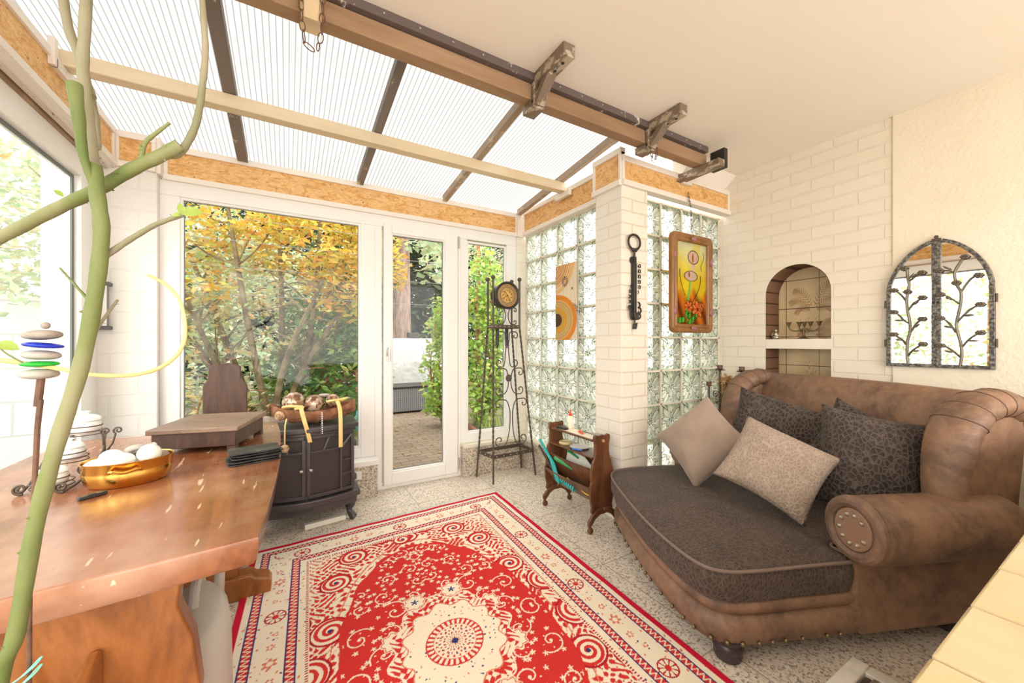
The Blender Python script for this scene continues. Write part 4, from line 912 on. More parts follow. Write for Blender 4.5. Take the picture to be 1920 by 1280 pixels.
limb('twig', [(-.350, .885, 1.160), (-.368, .885, 1.176), (-.377, .887, 1.19)], .0018, .0012, m_stem, seed=13)
def leafshape(mb, c, d, nrm, L, w_):
    c, d, nrm = Vector(c), Vector(d).normalized(), Vector(nrm); s_ = d.cross(nrm).normalized(); nrm = s_.cross(d)
    t = [0, .25, .5, .75, 1]; wd = [.08, .85, 1, .7, 0]; vs = []
    for a, b in zip(t, wd): vs += [c + d * L * a + nrm * L * .12 * math.sin(PI * a) + s_ * w_ * b / 2 + nrm * w_ * .15 * b, c + d * L * a + nrm * L * .12 * math.sin(PI * a), c + d * L * a + nrm * L * .12 * math.sin(PI * a) - s_ * w_ * b / 2 + nrm * w_ * .15 * b]
    fs = []
    for i in range(4): fs += [(3 * i, 3 * i + 1, 3 * i + 4, 3 * i + 3), (3 * i + 1, 3 * i + 2, 3 * i + 5, 3 * i + 4)]
    mb.add(vs, fs)
for pos, dr_, L in (((-.137, .752, 1.383), (-.2, -.1, 1), .018), ((-.137, .752, 1.384), (.9, .2, .35), .026), ((-.138, .752, 1.384), (-.8, 0, -.3), .012), ((-.377, .887, 1.19), (-.5, 0, .7), .022), ((-.377, .887, 1.19), (.9, 0, -.4), .026), ((-.302, .871, 1.418), (-.7, 0, .6), .014)):
    q = MB(); leafshape(q, pos, dr_, (0.3, -1, .4), L, L * .62); q.build('leaf', lf_bright, pl, world=True)
MB().lathe([(.10, 0), (.105, .01), (.135, .24), (.145, .245), (.145, .27), (.13, .27), (.125, .24)], (-.40, .80, 0), 28).build('pot', M('terracotta', (.50, .22, .12), .8), pl, world=True)
MB().lathe([(0, .235), (.127, .235)], (-.40, .80, 0), 24).build('soil', M('potting_soil', (.06, .04, .03), 1), pl, world=True)
sk = thing('garden_stake', 'rusty rod topped with stacked pebbles and blue and green glass discs', 'garden stake', (-.356, .915, .22))
MB().tube([(-.357, .916, .235), (-.354, .914, .786), (-.349, .911, .93), (-.343, .907, 1.057), (-.339, .905, 1.10)], [.003, .003, .0032, .0035, .0037], 10).tube([(-.343, .907, 1.09), (-.338, .904, 1.135)], .0048, 10).build('rod', m_rust, sk, world=True)
def pebble(z, r, h, mat, dx=0, nm='pebble', seed=0, tilt=0):
    r *= .66; h *= .95; tilt *= r
    q = MB().ball((0, 0, 0), 1, 24, 12)
    q.v = [(x * r * (1 + .05 * math.sin(3 * x + seed)), y * r * .95, (abs(zz) ** .8) * (1 if zz > 0 else -1) * h / 2 + x * tilt) for x, y, zz in q.v]
    q.v = [(a - .336 + dx, b + .903, c + z) for a, b, c in q.v]; q.build(nm, mat, sk, world=True, smooth=80)
pebble(1.141, .0335, .017, m_stone2, -.004); pebble(1.157, .0335, .010, m_greenglass, -.003, 'glass_disc', 1); pebble(1.171, .034, .016, m_stone2, -.001, seed=2, tilt=-.05); pebble(1.1865, .0345, .010, m_blueglass, .001, 'glass_disc', 3, -.1); pebble(1.203, .0325, .017, m_stone, .0, seed=4, tilt=.04); pebble(1.218, .008, .012, m_stone, .003, seed=5)
cs = MB(); cy_ = catmull([(-.385, .90, .665), (-.365, .885, .672), (-.345, .895, .682), (-.338, .905, .690), (-.345, .915, .683), (-.36, .905, .668), (-.385, .895, .655)], 5)
cs.tube(cy_, .0012, 6); cs.tube([p + Vector((0, 0, -.012)) for p in cy_], .0012, 6); cs.build('binding_cord', M('mint_cord', (.25, .68, .55), .5), sk, world=True)

# ================================================================ ON THE TABLE
pan = thing('brass_pan', 'oval brass pan with handles holding white ceramic eggs and stones', 'pan', (-.425, 1.63, TZ), R(8))
PB = MB(); rings = []
for z, k in ((.0, .80), (.003, .86), (.012, .93), (.03, .985), (.033, .97), (.036, .985), (.052, 1.0), (.055, 1.03), (.0565, 1.03), (.055, .985), (.035, .965), (.014, .90), (.006, .80)):
    rings.append([Vector((.104 * k * math.cos(a), .078 * k * math.sin(a), z * 1.35)) for a in np.linspace(0, 2 * PI, 41)[:-1]])
PB.loft(rings, True, True).build('pan_body', m_brass, pan, smooth=60)
for s_ in (-1, 1):
    MB().tube(catmull([(-.035, s_ * .074, .050), (-.028, s_ * .086, .056), (0, s_ * .090, .050), (.028, s_ * .086, .056), (.035, s_ * .074, .050)], 5), .004, 8).build('handle', m_brass, pan)
for i, (x, y, z, r, m_, lab) in enumerate(((-.075, -.02, .045, .027, m_egg, 'white ceramic egg at the left end of the brass pan'), (-.02, -.022, .048, .033, m_egg, 'large white ceramic egg at the front of the brass pan'), (.052, .0, .060, .034, m_egg, 'large round white egg at the right of the brass pan'), (-.045, .030, .055, .030, m_egg, 'white egg at the back left of the brass pan'), (.018, .045, .070, .030, m_stone2, 'pale spiral snail shell on top of the brass pan heap'), (.015, -.005, .035, .024, m_stone, 'grey stone between the eggs in the brass pan'), (.08, .035, .040, .024, m_stone, 'grey pebble at the back right of the brass pan'), (-.055, .0, .03, .020, m_stone, 'small brown pebble low in the brass pan'))):
    c = Matrix.Rotation(R(8), 3, 'Z') @ Vector((x * .88, y, 0)); z += .018; q = MB().ball((0, 0, 0), 1, 20, 12)
    q.v = [(a * r * 1.2, b * r * .9, cc * r * .88 * (1 + .12 * a)) for a, b, cc in q.v]
    if i == 4:
        q = MB().tube([Vector((math.cos(a) * (.004 + .0032 * a), math.sin(a) * (.004 + .0032 * a), -.010 + .0005 * a)) for a in np.linspace(0, 13, 60)][::-1], [.013 - .010 * t for t in np.linspace(0, 1, 60)], 10); q.v = [(a * .8, cc * 1.0, b * .8) for a, b, cc in q.v]
    o = q.build('ceramic_egg' if i < 4 else ('snail_shell' if i == 4 else 'pebble'), m_, None, smooth=80); o.location = (-.425 + c.x, 1.63 + c.y, TZ + z); o.rotation_euler = (.2 * i, 0, .9 * i if i != 4 else .3)
    tag(o, lab, 'egg' if i < 4 else ('shell' if i == 4 else 'stone'), 'eggs and stones in the brass pan')
# small black folding tool
pk = thing('pocket_knife', 'small folded black pocket knife in front of the brass pan', 'knife', (-.47, 1.515, TZ), R(38))
MB().prism([(-.030, -.008), (.020, -.009), (.031, -.003), (.030, .006), (.012, .010), (-.028, .009)], .001, .010).build('grip', m_black, pk, bevel=.002)
MB().prism([(-.012, -.010), (.004, -.010), (.010, .010), (-.006, .010)], .010, .0115).build('blade_slot', m_slate, pk)
# wooden box with lid and carved front foot
wbx = thing('wooden_box', 'low dark wooden chest with plank lid on the table', 'box', (-.275, 2.06, TZ), R(-14))
MB().box((-.150, -.17, .082), (.150, .18, .102)).build('lid', wood('aged_oak_lid', (.10, .055, .035), (.20, .12, .08), (.30, .20, .14), 9, (.25, 1, 1), .4), wbx, bevel=.004)
MB().box((-.138, -.155, .022), (.138, .165, .082)).build('box_body', m_darkwood, wbx, bevel=.003)
for a, b in ((-.138, -.155), (.108, -.155), (-.138, .135), (.108, .135)): MB().box((a, b, 0), (a + .03, b + .03, .022)).build('box_foot', m_darkwood, wbx)
# stack of slates
ss = [Vector((-.125, 1.70, TZ)), R(-8)]
for k in range(5):
    q = MB(); rnd = random.Random(k); pts = []
    for i in range(28):
        a = 2 * PI * i / 28; ex = 1 / max(abs(math.cos(a)), abs(math.sin(a))); ex = min(ex, 1.28); pts.append((.078 * math.cos(a) * ex + rnd.uniform(-.003, .003), .055 * math.sin(a) * ex + rnd.uniform(-.003, .003)))
    q.prism(pts, 0, .0052); o = q.build('slate_coaster', m_slate, None, bevel=.0012); o.location = (-.105 + rnd.uniform(-.006, .006), 1.70 + rnd.uniform(-.006, .006), TZ + .0005 + k * .0094); o.rotation_euler = (0, 0, R(8 + rnd.uniform(-7, 7)))
    tag(o, ['black slate coaster at the very bottom of the stack at the table edge', 'black slate coaster second from the bottom of the stack', 'black slate coaster in the middle of the stack', 'black slate coaster second from the top of the stack', 'black slate coaster with a pale lichen patch, topmost of the stack'][k], 'coaster', 'slate coasters stacked at the table edge')
# wrought iron rack with white jars
jr = thing('jar_rack', 'scrolled black iron rack with tiers for jars on the table', 'rack', (-.60, 1.75, TZ))
def sc_tube(pts, r=.0035, nm='scroll', par=jr, mat=m_iron2): return MB().tube(pts, r, 8).build(nm, mat, par, world=True, smooth=60)
def jscroll(x, y, z, r=.015, d=1):
    sc_tube([Vector((x + d * (p.x - x), p.y, p.z)) for p in spiral((x, y, z), .003, r, R(90), R(90 + 560), 'xz', 30)])
jscroll(-.560, 1.60, TZ + .018); jscroll(-.650, 1.63, TZ + .018); jscroll(-.538, 1.68, TZ + .045, .016); jscroll(-.525, 1.80, TZ + .018)
sc_tube(catmull([(-.555, 1.60, TZ + .004), (-.540, 1.65, TZ + .015), (-.535, 1.73, TZ + .04), (-.54, 1.82, TZ + .065), (-.56, 1.90, TZ + .085), (-.585, 2.0, TZ + .10)], 6), nm='side_rail')
sc_tube(catmull([(-.650, 1.63, TZ + .004), (-.655, 1.70, TZ + .02), (-.67, 1.80, TZ + .05), (-.69, 1.92, TZ + .085), (-.70, 2.0, TZ + .10)], 6), nm='side_rail')
JP = ((-.600, 1.665, .010), (-.615, 1.81, .048), (-.645, 2.02, .095))
for x, y, z in JP:
    for zz in (0, .012): sc_tube([Vector((x + .044 * math.cos(a), y + .044 * math.sin(a), TZ + z + zz)) for a in np.linspace(0, 2 * PI, 30)], .0016, 'tier_ring')
for x in (-.595, -.695): sc_tube([(x, 2.03, TZ), (x, 2.02, TZ + .10)], .0025, 'upright')
for dx in (0, .032):
    sc_tube(spiral((-.545 + dx, 1.86, TZ + .125), .002, .013, R(90), R(600), 'xz', 24) + [Vector((-.550 + dx * .7, 1.86, TZ + .08)), Vector((-.545, 1.86, TZ + .05))], .0028)
for k, lab in enumerate(('white lidded jar lowest in the iron rack', 'white lidded jar in the middle tier of the iron rack', 'white lidded jar on the top tier of the iron rack')):
    x, y, z = JP[k]; q = (.62, .68, .80)[k]
    j = thing('lidded_jar', lab, 'jar', (x, y, TZ + z), 0, 'white jars in the iron rack')
    sq = lambda P: [(a_ * q, b_ * q) for a_, b_ in P]
    MB().lathe(sq([(.030, 0), (.048, .006), (.054, .03), (.052, .055), (.045, .062)]), (0, 0, 0), 28).build('jar_body', m_egg, j, smooth=60)
    MB().lathe(sq([(.048, .062), (.056, .064), (.056, .068), (.045, .080), (.028, .088), (.012, .090), (.010, .096), (.018, .100), (.018, .104), (0, .106)]), (0, 0, 0), 28).build('lid', m_egg, j, smooth=60)
    MB().lathe(sq([(.0545, .036), (.0565, .036), (.0565, .040), (.0545, .040)]), (0, 0, 0), 28).build('wire_clip', m_iron2, j)
# chair with a shaped back board behind the table
ch = thing('board_back_chair', 'dark old chair with a shaped plank back standing behind the table', 'chair', (-.305, 2.62, 0))
MB().prism([(-.410, .42), (-.202, .42), (-.205, .945), (-.215, .965), (-.232, .985), (-.235, 1.0), (-.235, 1.055), (-.255, 1.066), (-.31, 1.072), (-.365, 1.066), (-.385, 1.055), (-.385, 1.0), (-.388, .985), (-.402, .965), (-.410, .945)], 2.72, 2.745, 'y').build('backrest', m_darkwood, ch, world=True, bevel=.004)
MB().box((-.212, -.14, .42), (.10, .16, .455)).build('seat', m_darkwood, ch, bevel=.005)
for a, b in ((-.18, -.11), (.08, -.11), (-.18, .13), (.08, .13)): MB().bar((a, b, .42), (a * 1.08, b * 1.08, 0), .04, .04).build('leg', m_darkwood, ch, bevel=.004)

# ================================================================ STOVE
sv = thing('stove_heater', 'black cast iron style stove heater with mesh doors by the window', 'stove', (.10, 2.86, 0))
bow = lambda x: 2.80 - .075 * math.cos(x / .31 * PI / 2)      # front face, x relative to the centre
def bowed(z0, z1, w_, off, back=3.06, n=16):
    xs_ = np.linspace(-w_, w_, n); return MB().prism([(.10 + x, bow(x * .30 / w_) - off) for x in xs_] + [(.10 + w_, back), (.10 - w_, back)], z0, z1)
bowed(.20, .62, .285, -.015).build('stove_body', m_stove, sv, world=True)
bowed(.625, .660, .315, .03, 3.075).build('stove_top', m_stove, sv, world=True, bevel=.008, bseg=3)
bowed(.605, .627, .30, .012, 3.068).build('top_moulding', m_stove, sv, world=True, bevel=.004)
bowed(.165, .205, .325, .035, 3.075).build('base_ledge', m_stove, sv, world=True, bevel=.006, bseg=3)
bowed(.115, .168, .305, .012, 3.05).build('base_skirt', m_stove, sv, world=True, bevel=.004)
for i in range(20):
    x = -.14 + i * .0092; MB().box((.10 + x, bow(x) - .020, .135), (.10 + x + .0042, bow(x) - .008, .150)).build('vent_slot', m_black, sv, world=True)
for sx_ in (-1, 1):
    for y in (2.82, 3.03):
        MB().tube(catmull([(.10 + sx_ * .265, y, .14), (.10 + sx_ * .275, y - .01, .10), (.10 + sx_ * .262, y, .06), (.10 + sx_ * .285, y - .02, .018), (.10 + sx_ * .295, y - .025, .006)], 5), [.032, .032, .03, .029, .028, .026, .024, .022, .020, .019, .019, .02, .021, .023, .024, .025, .026, .025, .024, .022, .018], 12).build('leg', m_stove, sv, world=True)
def bowbar(xa, za, xb, zb, w_=.014, off=.011, d=.018, n=8):
    m = MB(); rs = []
    for i in range(n + 1):
        t = i / n; x = lerp(xa, xb, t); z = lerp(za, zb, t); y = bow(x) - off; dx, dz = xb - xa, zb - za; l = math.hypot(dx, dz); px, pz = -dz / l * w_ / 2, dx / l * w_ / 2
        rs.append([Vector((.10 + x + px, y, z + pz)), Vector((.10 + x - px, y, z - pz)), Vector((.10 + x - px, y + d, z - pz)), Vector((.10 + x + px, y + d, z + pz))])
    return m.loft(rs)
for s_ in (-1, 1):
    d = bowbar(s_ * .012, .595, s_ * .285, .595, .020)
    for q in (bowbar(s_ * .012, .225, s_ * .285, .225, .022), bowbar(s_ * .014, .235, s_ * .014, .585, .020), bowbar(s_ * .278, .235, s_ * .278, .585, .020)): d.add(q.v, q.f)
    dr = d.build('door', m_stove, sv, world=True, bevel=.002)
    scn = MB(); rs = []
    for i in range(11):
        x = s_ * lerp(.02, .27, i / 10); rs.append([Vector((.10 + x, bow(x) + .006, .235)), Vector((.10 + x, bow(x) + .006, .59)), Vector((.10 + x, bow(x) + .010, .59)), Vector((.10 + x, bow(x) + .010, .235))])
    scn.loft(rs).build('mesh_screen', m_screen, dr, world=True)
    g = bowbar(s_ * .02, .505, s_ * .205, .505, .012)
    for q in (bowbar(s_ * .205, .505, s_ * .205, .235, .012), bowbar(s_ * .205, .505, s_ * .27, .58, .012), bowbar(s_ * .10, .51, s_ * .13, .585, .012), bowbar(s_ * .205, .42, s_ * .27, .42, .012), bowbar(s_ * .205, .33, s_ * .27, .33, .012)): g.add(q.v, q.f)
    g.build('glazing_bars', m_stove, dr, world=True)
    MB().ball((.10 + s_ * .026, bow(.02) - .022, .395), .012, 12, 8).build('door_knob', m_silver, dr, world=True)
    for z in (.50, .27): MB().box((.10 + s_ * .29 - .014, bow(s_ * .28) - .016, z), (.10 + s_ * .29 + .014, bow(s_ * .28) + .03, z + .035)).build('hinge', m_stove, dr, world=True, bevel=.003)
ps = thing('power_strip', 'white power strip on the floor under the stove', 'power strip', (.22, 2.80, 0), R(8))
MB().box((-.13, -.02, 0), (.12, .025, .034)).build('strip_body', m_wire, ps, bevel=.006)
MB().tube(catmull([(.12, 0, .012), (.16, -.01, .006), (.19, .03, .005), (.14, .07, .005)], 6), .004, 8).build('cable', m_wire, ps)
so_ = thing('power_socket', 'white socket box on the granite plinth beside the stove', 'socket', (.455, 3.09, .16))
MB().box((-.030, -.012, 0), (.030, .019, .06)).build('socket_plate', m_wire, so_, bevel=.004); MB().lathe([(0, 0), (.017, 0), (.019, -.003)], (0, -.012, .03), 18, 'y').build('socket_face', m_offwhite, so_)
# bark tray with decorations
TS = .662
ty = thing('bark_tray', 'boat shaped bark tray on top of the stove, full of ornaments', 'tray', (.16, 2.86, TS), R(4))
rings = []
for i in range(15):
    t = -1 + 2 * i / 14; wv_ = .072 * (1 - abs(t) ** 3) ** .6 + .004; x = t * .25; wv_ *= 1.2; zb = .05 * t * t + .002; hh = .085
    rr = []
    for j in range(9): a = PI + PI * j / 8; rr.append(Vector((x, wv_ * math.cos(a), zb + hh + hh * math.sin(a) + .006 * math.sin(i * 2.1 + j))))
    for j in range(8, -1, -1): a = PI + PI * j / 8; rr.append(Vector((x, (wv_ - .010) * math.cos(a), zb + hh + (hh - .012) * math.sin(a) + .002)))
    rings.append(rr)
MB().loft(rings).build('bark_shell', m_bark, ty, smooth=60)
MB().tube(catmull([(-.30, -.03, .055), (-.22, -.02, .045), (-.14, -.01, .05), (-.06, .0, .06)], 5), [.022 + .004 * math.sin(i) for i in range(16)], 10).build('driftwood', m_driftwood, ty)
def rib(pts, w_=.020):
    m = MB(); c = catmull(pts, 5); rs = [[p + Vector((-w_ / 2, 0, 0)), p + Vector((w_ / 2, .0, 0)), p + Vector((w_ / 2, .001, .001)), p + Vector((-w_ / 2, .001, .001))] for p in c]
    return m.loft(rs)
rib([(.115, -.03, .15), (.12, -.09, .14), (.125, -.150, .08), (.126, -.160, -.05), (.126, -.160, -.145)], .024).build('gold_ribbon', m_ribbon, ty)
rib([(-.10, -.03, .13), (-.095, -.09, .12), (-.085, -.155, .06), (-.065, -.16, -.02), (-.05, -.16, -.09)], .024).build('gold_ribbon', m_ribbon, ty)
for k in range(3): MB().tube(catmull([(.06 + .03 * k, -.05, .14), (.12 + .02 * k, -.07, .15), (.20, .0, .15), (.16, -.05, .145), (.10, -.06, .14)], 6), [.010 - .0002 * i for i in range(25)], 5).build('gold_ribbon', m_ribbon, ty)
MB().tube(catmull([(-.19, -.03, .12), (-.15, -.06, .13), (-.08, -.08, .12), (-.13, -.09, .115)], 6), .011, 5).build('gold_ribbon', m_ribbon, ty)
for i in range(12): MB().ball((.018, -.150 - .001 * i, .085 - i * .0115), .0042, 8, 6).build('pearl', m_egg, ty)
def dec(nm, lab, cat, x, y, z, r, mat, n=24):
    c = Matrix.Rotation(R(4), 3, 'Z') @ Vector((x, y, 0)); o = MB().ball((0, 0, r), r, n, 14).build(nm, mat, None, smooth=80); o.location = (.16 + c.x, 2.86 + c.y, TS + z); o.rotation_euler = (0, 0, x * 9); return tag(o, lab, cat, 'ornaments in the bark tray')
dec('mosaic_ball', 'large copper mosaic ball at the left of the bark tray', 'ball', -.125, .01, .075, .068, m_mosaic)
dec('mosaic_ball', 'second copper mosaic ball in the middle of the bark tray', 'ball', -.010, -.015, .065, .062, m_mosaic)
dec('mosaic_ball', 'smaller silvery mosaic ball at the right of the bark tray', 'ball', .105, .0, .09, .046, m_mosaic)
o = dec('rattan_ball', 'small rattan ball lying at the left end of the bark tray', 'ball', -.205, -.045, .045, .030, m_rattan)
hb = thing('rattan_ball', 'small rattan ball hanging on a ribbon over the stove front', 'ball', (-.015, 2.70, .525), 0)
MB().ball((0, 0, .026), .024, 18, 12).build('ball', m_rattan, hb); MB().tube([(0, 0, .05), (0, .001, .10), (.002, .012, .165), (.01, .03, .20)], .0045, 6).build('ribbon', m_ribbon, hb)
pc = thing('pine_cone', 'brown pine cone behind the left end of the bark tray', 'pine cone', (-.085, 2.93, TS + .075)); pm_ = MB()
for i in range(60):
    a = i * 2.4; h = i / 60; r = .026 * math.sin(PI * (h * .8 + .15)); c = Vector((r * math.cos(a), r * math.sin(a), .06 * h)); pm_.box(tuple(c - Vector((.006, .006, .001))), tuple(c + Vector((.006, .006, .002))), rot=(.5 * math.sin(a), -.5 * math.cos(a), a))
pm_.build('cone_scales', m_bark, pc)
st_ = MB().ball((0, 0, .012), .012, 14, 8, (3.2, 1.6, 1)).build('flat_stone', m_stone2); st_.location = (.2, 2.9, TS + .15); tag(st_, 'flat grey stone lying on top of the bark tray', 'stone', 'ornaments in the bark tray'); st_.location = (.215, 2.92, TS + .16)

# ================================================================ CLOCK TOWER
ck = thing('clock_tower', 'tall black wrought iron stand with scrolls and a round dial', 'clock stand', (1.70, 3.0, 0))
tp = {'fl': ((1.525, 2.93), (1.495, 2.87)), 'fr': ((1.79, 2.93), (1.93, 2.885)), 'bl': ((1.545, 3.07), (1.455, 3.115)), 'br': ((1.79, 3.07), (1.925, 3.115))}
def legp(k, z):
    (a, b), (c, d) = tp[k]
    if z >= 1.33: return Vector((a, b, z))
    t = z / 1.33; return Vector((lerp(c, a, t), lerp(d, b, t), z))
for k, tz in (('fl', 1.745), ('fr', 1.745), ('bl', 1.745), ('br', 1.745)):
    L_ = MB().tube([legp(k, 1.33), legp(k, tz)], .009, 10).build('post', m_iron2, ck, world=True)
    zz = np.linspace(1.33, .26, 90); MB().tube([legp(k, z) for z in zz], .0095, 4, True, .42).build('leg', m_iron2, ck, world=True, smooth=20)
    MB().tube([legp(k, .26), legp(k, 0)], .0085, 8).build('foot', m_iron2, ck, world=True)
    MB().ball(tuple(legp(k, tz + .012)), .019, 16, 10).build('finial', m_iron2, ck, world=True)
def flat(p, q, h=.03): return MB().bar(p, q, .006, h)
for z, nm in ((1.335, 'upper_frame'), (.225, 'lower_frame')):
    m = MB()
    for a, b in (('fl', 'fr'), ('fr', 'br'), ('br', 'bl'), ('bl', 'fl')): q = flat(legp(a, z), legp(b, z)); m.add(q.v, q.f)
    fo_ = m.build(nm, m_iron2, ck, world=True)
    for i in range(6):
        p = legp('fl', z).lerp(legp('fr', z), (i + .5) / 6); MB().ball((p.x, p.y - .004, p.z), .0055, 8, 6).build('rivet', m_silver, fo_, world=True)
    for i in range(3):
        p = legp('fl', z).lerp(legp('bl', z), (i + .5) / 3); MB().ball((p.x - .004, p.y, p.z), .0055, 8, 6).build('rivet', m_silver, fo_, world=True)
def lyre(xc, hw, zt, zm, zb, rt, rb, yt=2.915):
    for s_ in (-1, 1):
        top = [Vector((xc + s_ * (p.x), yt, p.z)) for p in spiral((hw - rt, 0, zt), rt * .15, rt, R(-60), R(90 + 180 - 60 - 400 + 360 - 90), 'xz', 18)]
        t1 = spiral((hw - rt, 0, zt - rt), rt * .12, rt, R(420), R(90), 'xz', 20); t2 = spiral((hw - rb, 0, zb + rb), rb, rb * .12, R(-90), R(-420), 'xz', 20)
        t2 = [Vector((p.x, p.y, p.z)) for p in spiral((hw - rb, 0, zb + rb), rb, rb * .12, R(270), R(270 + 330), 'xz', 20)]
        t1 = [Vector((p.x, p.y, p.z)) for p in spiral((hw - rt, 0, zt - rt), rt * .12, rt, R(-240), R(90), 'xz', 20)]
        mid = [Vector((.012, 0, zm))]
        path = t1 + [Vector((hw * .55 - rt, 0, zt - rt * .2)), Vector((.02, 0, lerp(zt, zm, .5)))] + mid + [Vector((.02, 0, lerp(zb, zm, .5))), Vector((hw * .5 - rb * .6, 0, zb + rb * .3))] + t2
        path = [Vector((xc + s_ * p.x, yt, p.z)) for p in path]
        MB().tube(catmull(path, 3), .0048, 6).build('scroll', m_iron2, ck, world=True, smooth=60)
lyre(1.66, .115, 1.29, 1.16, .98, .036, .040, 2.925); lyre(1.68, .145, .97, .86, .74, .040, .040, 2.915); lyre(1.69, .165, .70, .55, .30, .040, .050, 2.905)
lyre(1.66, .10, 1.50, 1.43, 1.355, .020, .022, 2.93)
MB().lathe([(0, -.006), (.028, -.004), (.032, 0), (.028, .004), (0, .006)], (1.665, 2.905, .885), 20, 'y').build('boss', m_iron2, ck, world=True)
for x in (1.60, 1.695): MB().lathe([(.004, 0), (.008, .006), (.008, .02), (.015, .025), (.016, .17), (.013, .178), (.004, .18)], (x, 2.995, 1.145), 14).build('clock_weight', m_iron, ck, world=True)
dm = MB().lathe([(.0, .115), (.100, .115), (.108, .105), (.108, .0), (.118, -.004), (.122, -.012), (.116, -.018), (.100, -.012), (.098, -.004), (0, -.004)], (1.655, 2.915, 1.605), 40, 'y').build('dial_drum', m_iron, ck, world=True, smooth=40)
def dial(U, V):
    x, y = U * 2 - 1, V * 2 - 1; d = np.hypot(x, y); a = np.arctan2(x, y); C = np.tile(np.array([.62, .38, .12]), (len(x), 1)) * (1 + .15 * np.sin(x * 9 + y * 7))[:, None]
    ink = np.array([.10, .06, .03]); C[(d > .66) & (d < .90)] = (.42, .28, .16)
    C[(abs(d - .92) < .012) | (abs(d - .64) < .012)] = ink; C[(d > .86) & (d < .90) & (np.cos(a * 60) > .2)] = ink
    C[(d > .68) & (d < .82) & (np.sin(a * 13) * np.cos(d * 60) > .25)] = ink; C[(d > .38) & (d < .52) & (np.sin(a * 9 + d * 20) > .55)] = ink
    C[(abs(x * .8 + y * .55) < .025) & (d < .52)] = ink; C[(abs(x * .5 - y * .86) < .02) & (d < .6) & (y < 0)] = ink; C[d < .08] = ink
    C[d > 1] = (.05, .04, .03); return C
grid_vcol('dial_face', vcol_mat('gold_dial', .35, metal=.3), dial, 90, 90, lambda U, V: np.stack([1.655 + (U - .5) * .196 * np.minimum(1, 1 / np.maximum(1e-6, np.hypot(U * 2 - 1, V * 2 - 1))), np.full(len(U), 2.910), 1.605 + (V - .5) * .196 * np.minimum(1, 1 / np.maximum(1e-6, np.hypot(U * 2 - 1, V * 2 - 1)))], 1), ck, .002, world=True)

# ================================================================ MAGAZINE RACK
rk = thing('magazine_rack', 'brown wooden magazine rack on casters with scalloped ends', 'magazine rack', (1.74, 2.08, 0))
half = [(.066, .600), (.068, .575), (.060, .545), (.058, .50), (.066, .455), (.082, .43), (.082, .41), (.094, .38), (.094, .34), (.088, .31), (.100, .28), (.098, .20), (.085, .15), (.090, .12), (.075, .10)]
half2 = [(.0, .603), (.03, .598), (.05, .606)]
prof_ = [(-.05, .606), (-.03, .598), (0, .603), (.03, .598), (.05, .606)] + half + [(-a, b) for a, b in half[::-1]]
for y in (1.83, 2.315):
    MB().prism([(1.74 + a, b) for a, b in prof_], y, y + .018, 'y').build('end_panel', m_rackwood, rk, world=True, bevel=.004)
    MB().prism([(1.74 + a, b) for a, b in ((-.125, .045), (-.10, .05), (-.07, .085), (-.03, .105), (.03, .105), (.07, .085), (.10, .05), (.125, .045), (.128, .075), (.10, .105), (.06, .135), (.0, .145), (-.06, .135), (-.10, .105), (-.128, .075))], y - .016, y + .002, 'y').build('foot_rail', m_rackwood, rk, world=True, bevel=.004)
    for s_ in (-1, 1):
        c = MB().tube([(1.74 + s_ * .113, y - .007, .055), (1.74 + s_ * .113, y - .007, .035)], .010, 10).build('caster', m_rackwood, rk, world=True)
        MB().lathe([(0, -.010), (.014, -.010), (.020, -.006), (.020, .006), (.014, .010), (0, .010)], (1.74 + s_ * .113, y - .012, .020), 18, 'y').build('wheel', m_rackwood, c, world=True)
    for z in (.565, .135): MB().lathe([(0, -.018), (.008, -.016), (.011, -.008), (.009, .0)], (1.74, y, z), 12, 'y').build('peg', wood('light_peg', (.30, .13, .06), (.42, .2, .1), (.5, .26, .14), 9), rk, world=True)
MB().prism([(1.675, 1.86), (1.695, 1.848), (1.785, 1.848), (1.805, 1.86), (1.805, 2.30), (1.785, 2.315), (1.695, 2.315), (1.675, 2.30)], .560, .572).build('top_shelf', m_rackwood, rk, world=True, bevel=.003)
MB().box((1.69, 1.87, .572), (1.79, 2.24, .5735)).build('shelf_inlay', M('cream_laminate', (.82, .73, .56), .4), rk, world=True)
MB().box((1.665, 1.848, .455), (1.82, 2.315, .465)).build('middle_shelf', m_rackwood, rk, world=True, bevel=.002)
for (xa, za, xb, zb) in ((1.735, .145, 1.635, .275), (1.755, .185, 1.665, .385), (1.80, .185, 1.805, .43)):
    MB().loft([[Vector((lerp(xa, xb, t) - .012 * math.sin(PI * t), y, lerp(za, zb, t) - .008 * math.sin(PI * (y - 1.848) / .467) * t)) for t in np.linspace(0, 1, 6)] + [Vector((lerp(xa, xb, t) - .012 * math.sin(PI * t) + .007, y, lerp(za, zb, t) - .008 * math.sin(PI * (y - 1.848) / .467) * t + .003)) for t in np.linspace(1, 0, 6)] for y in np.linspace(1.848, 2.315, 9)]).build('pocket_board', m_rackwood, rk, world=True)
gb = thing('glue_bottle', 'cream glue bottle with red nozzle on the magazine rack', 'bottle', (1.77, 2.19, .5735))
MB().lathe([(.020, 0), (.023, .004), (.023, .075), (.018, .088), (.012, .092)], (0, 0, 0), 20, sy=.7).build('bottle_body', m_cream, gb, smooth=50); MB().lathe([(.012, .090), (.013, .100), (.008, .108), (.003, .138), (0, .139)], (0, 0, 0), 16).build('nozzle', m_red, gb)
MB().box((-.016, -.0170, .025), (.016, -.0150, .055)).build('bottle_label', m_offwhite, gb)
bs_ = MB().box((-.018, -.045, 0), (.018, .045, .017)).build('sanding_block', m_slate, None, bevel=.004); bs_.location = (1.705, 2.20, .5735); bs_.rotation_euler = (0, 0, .1); tag(bs_, 'dark sanding block at the far end of the magazine rack top', 'block')
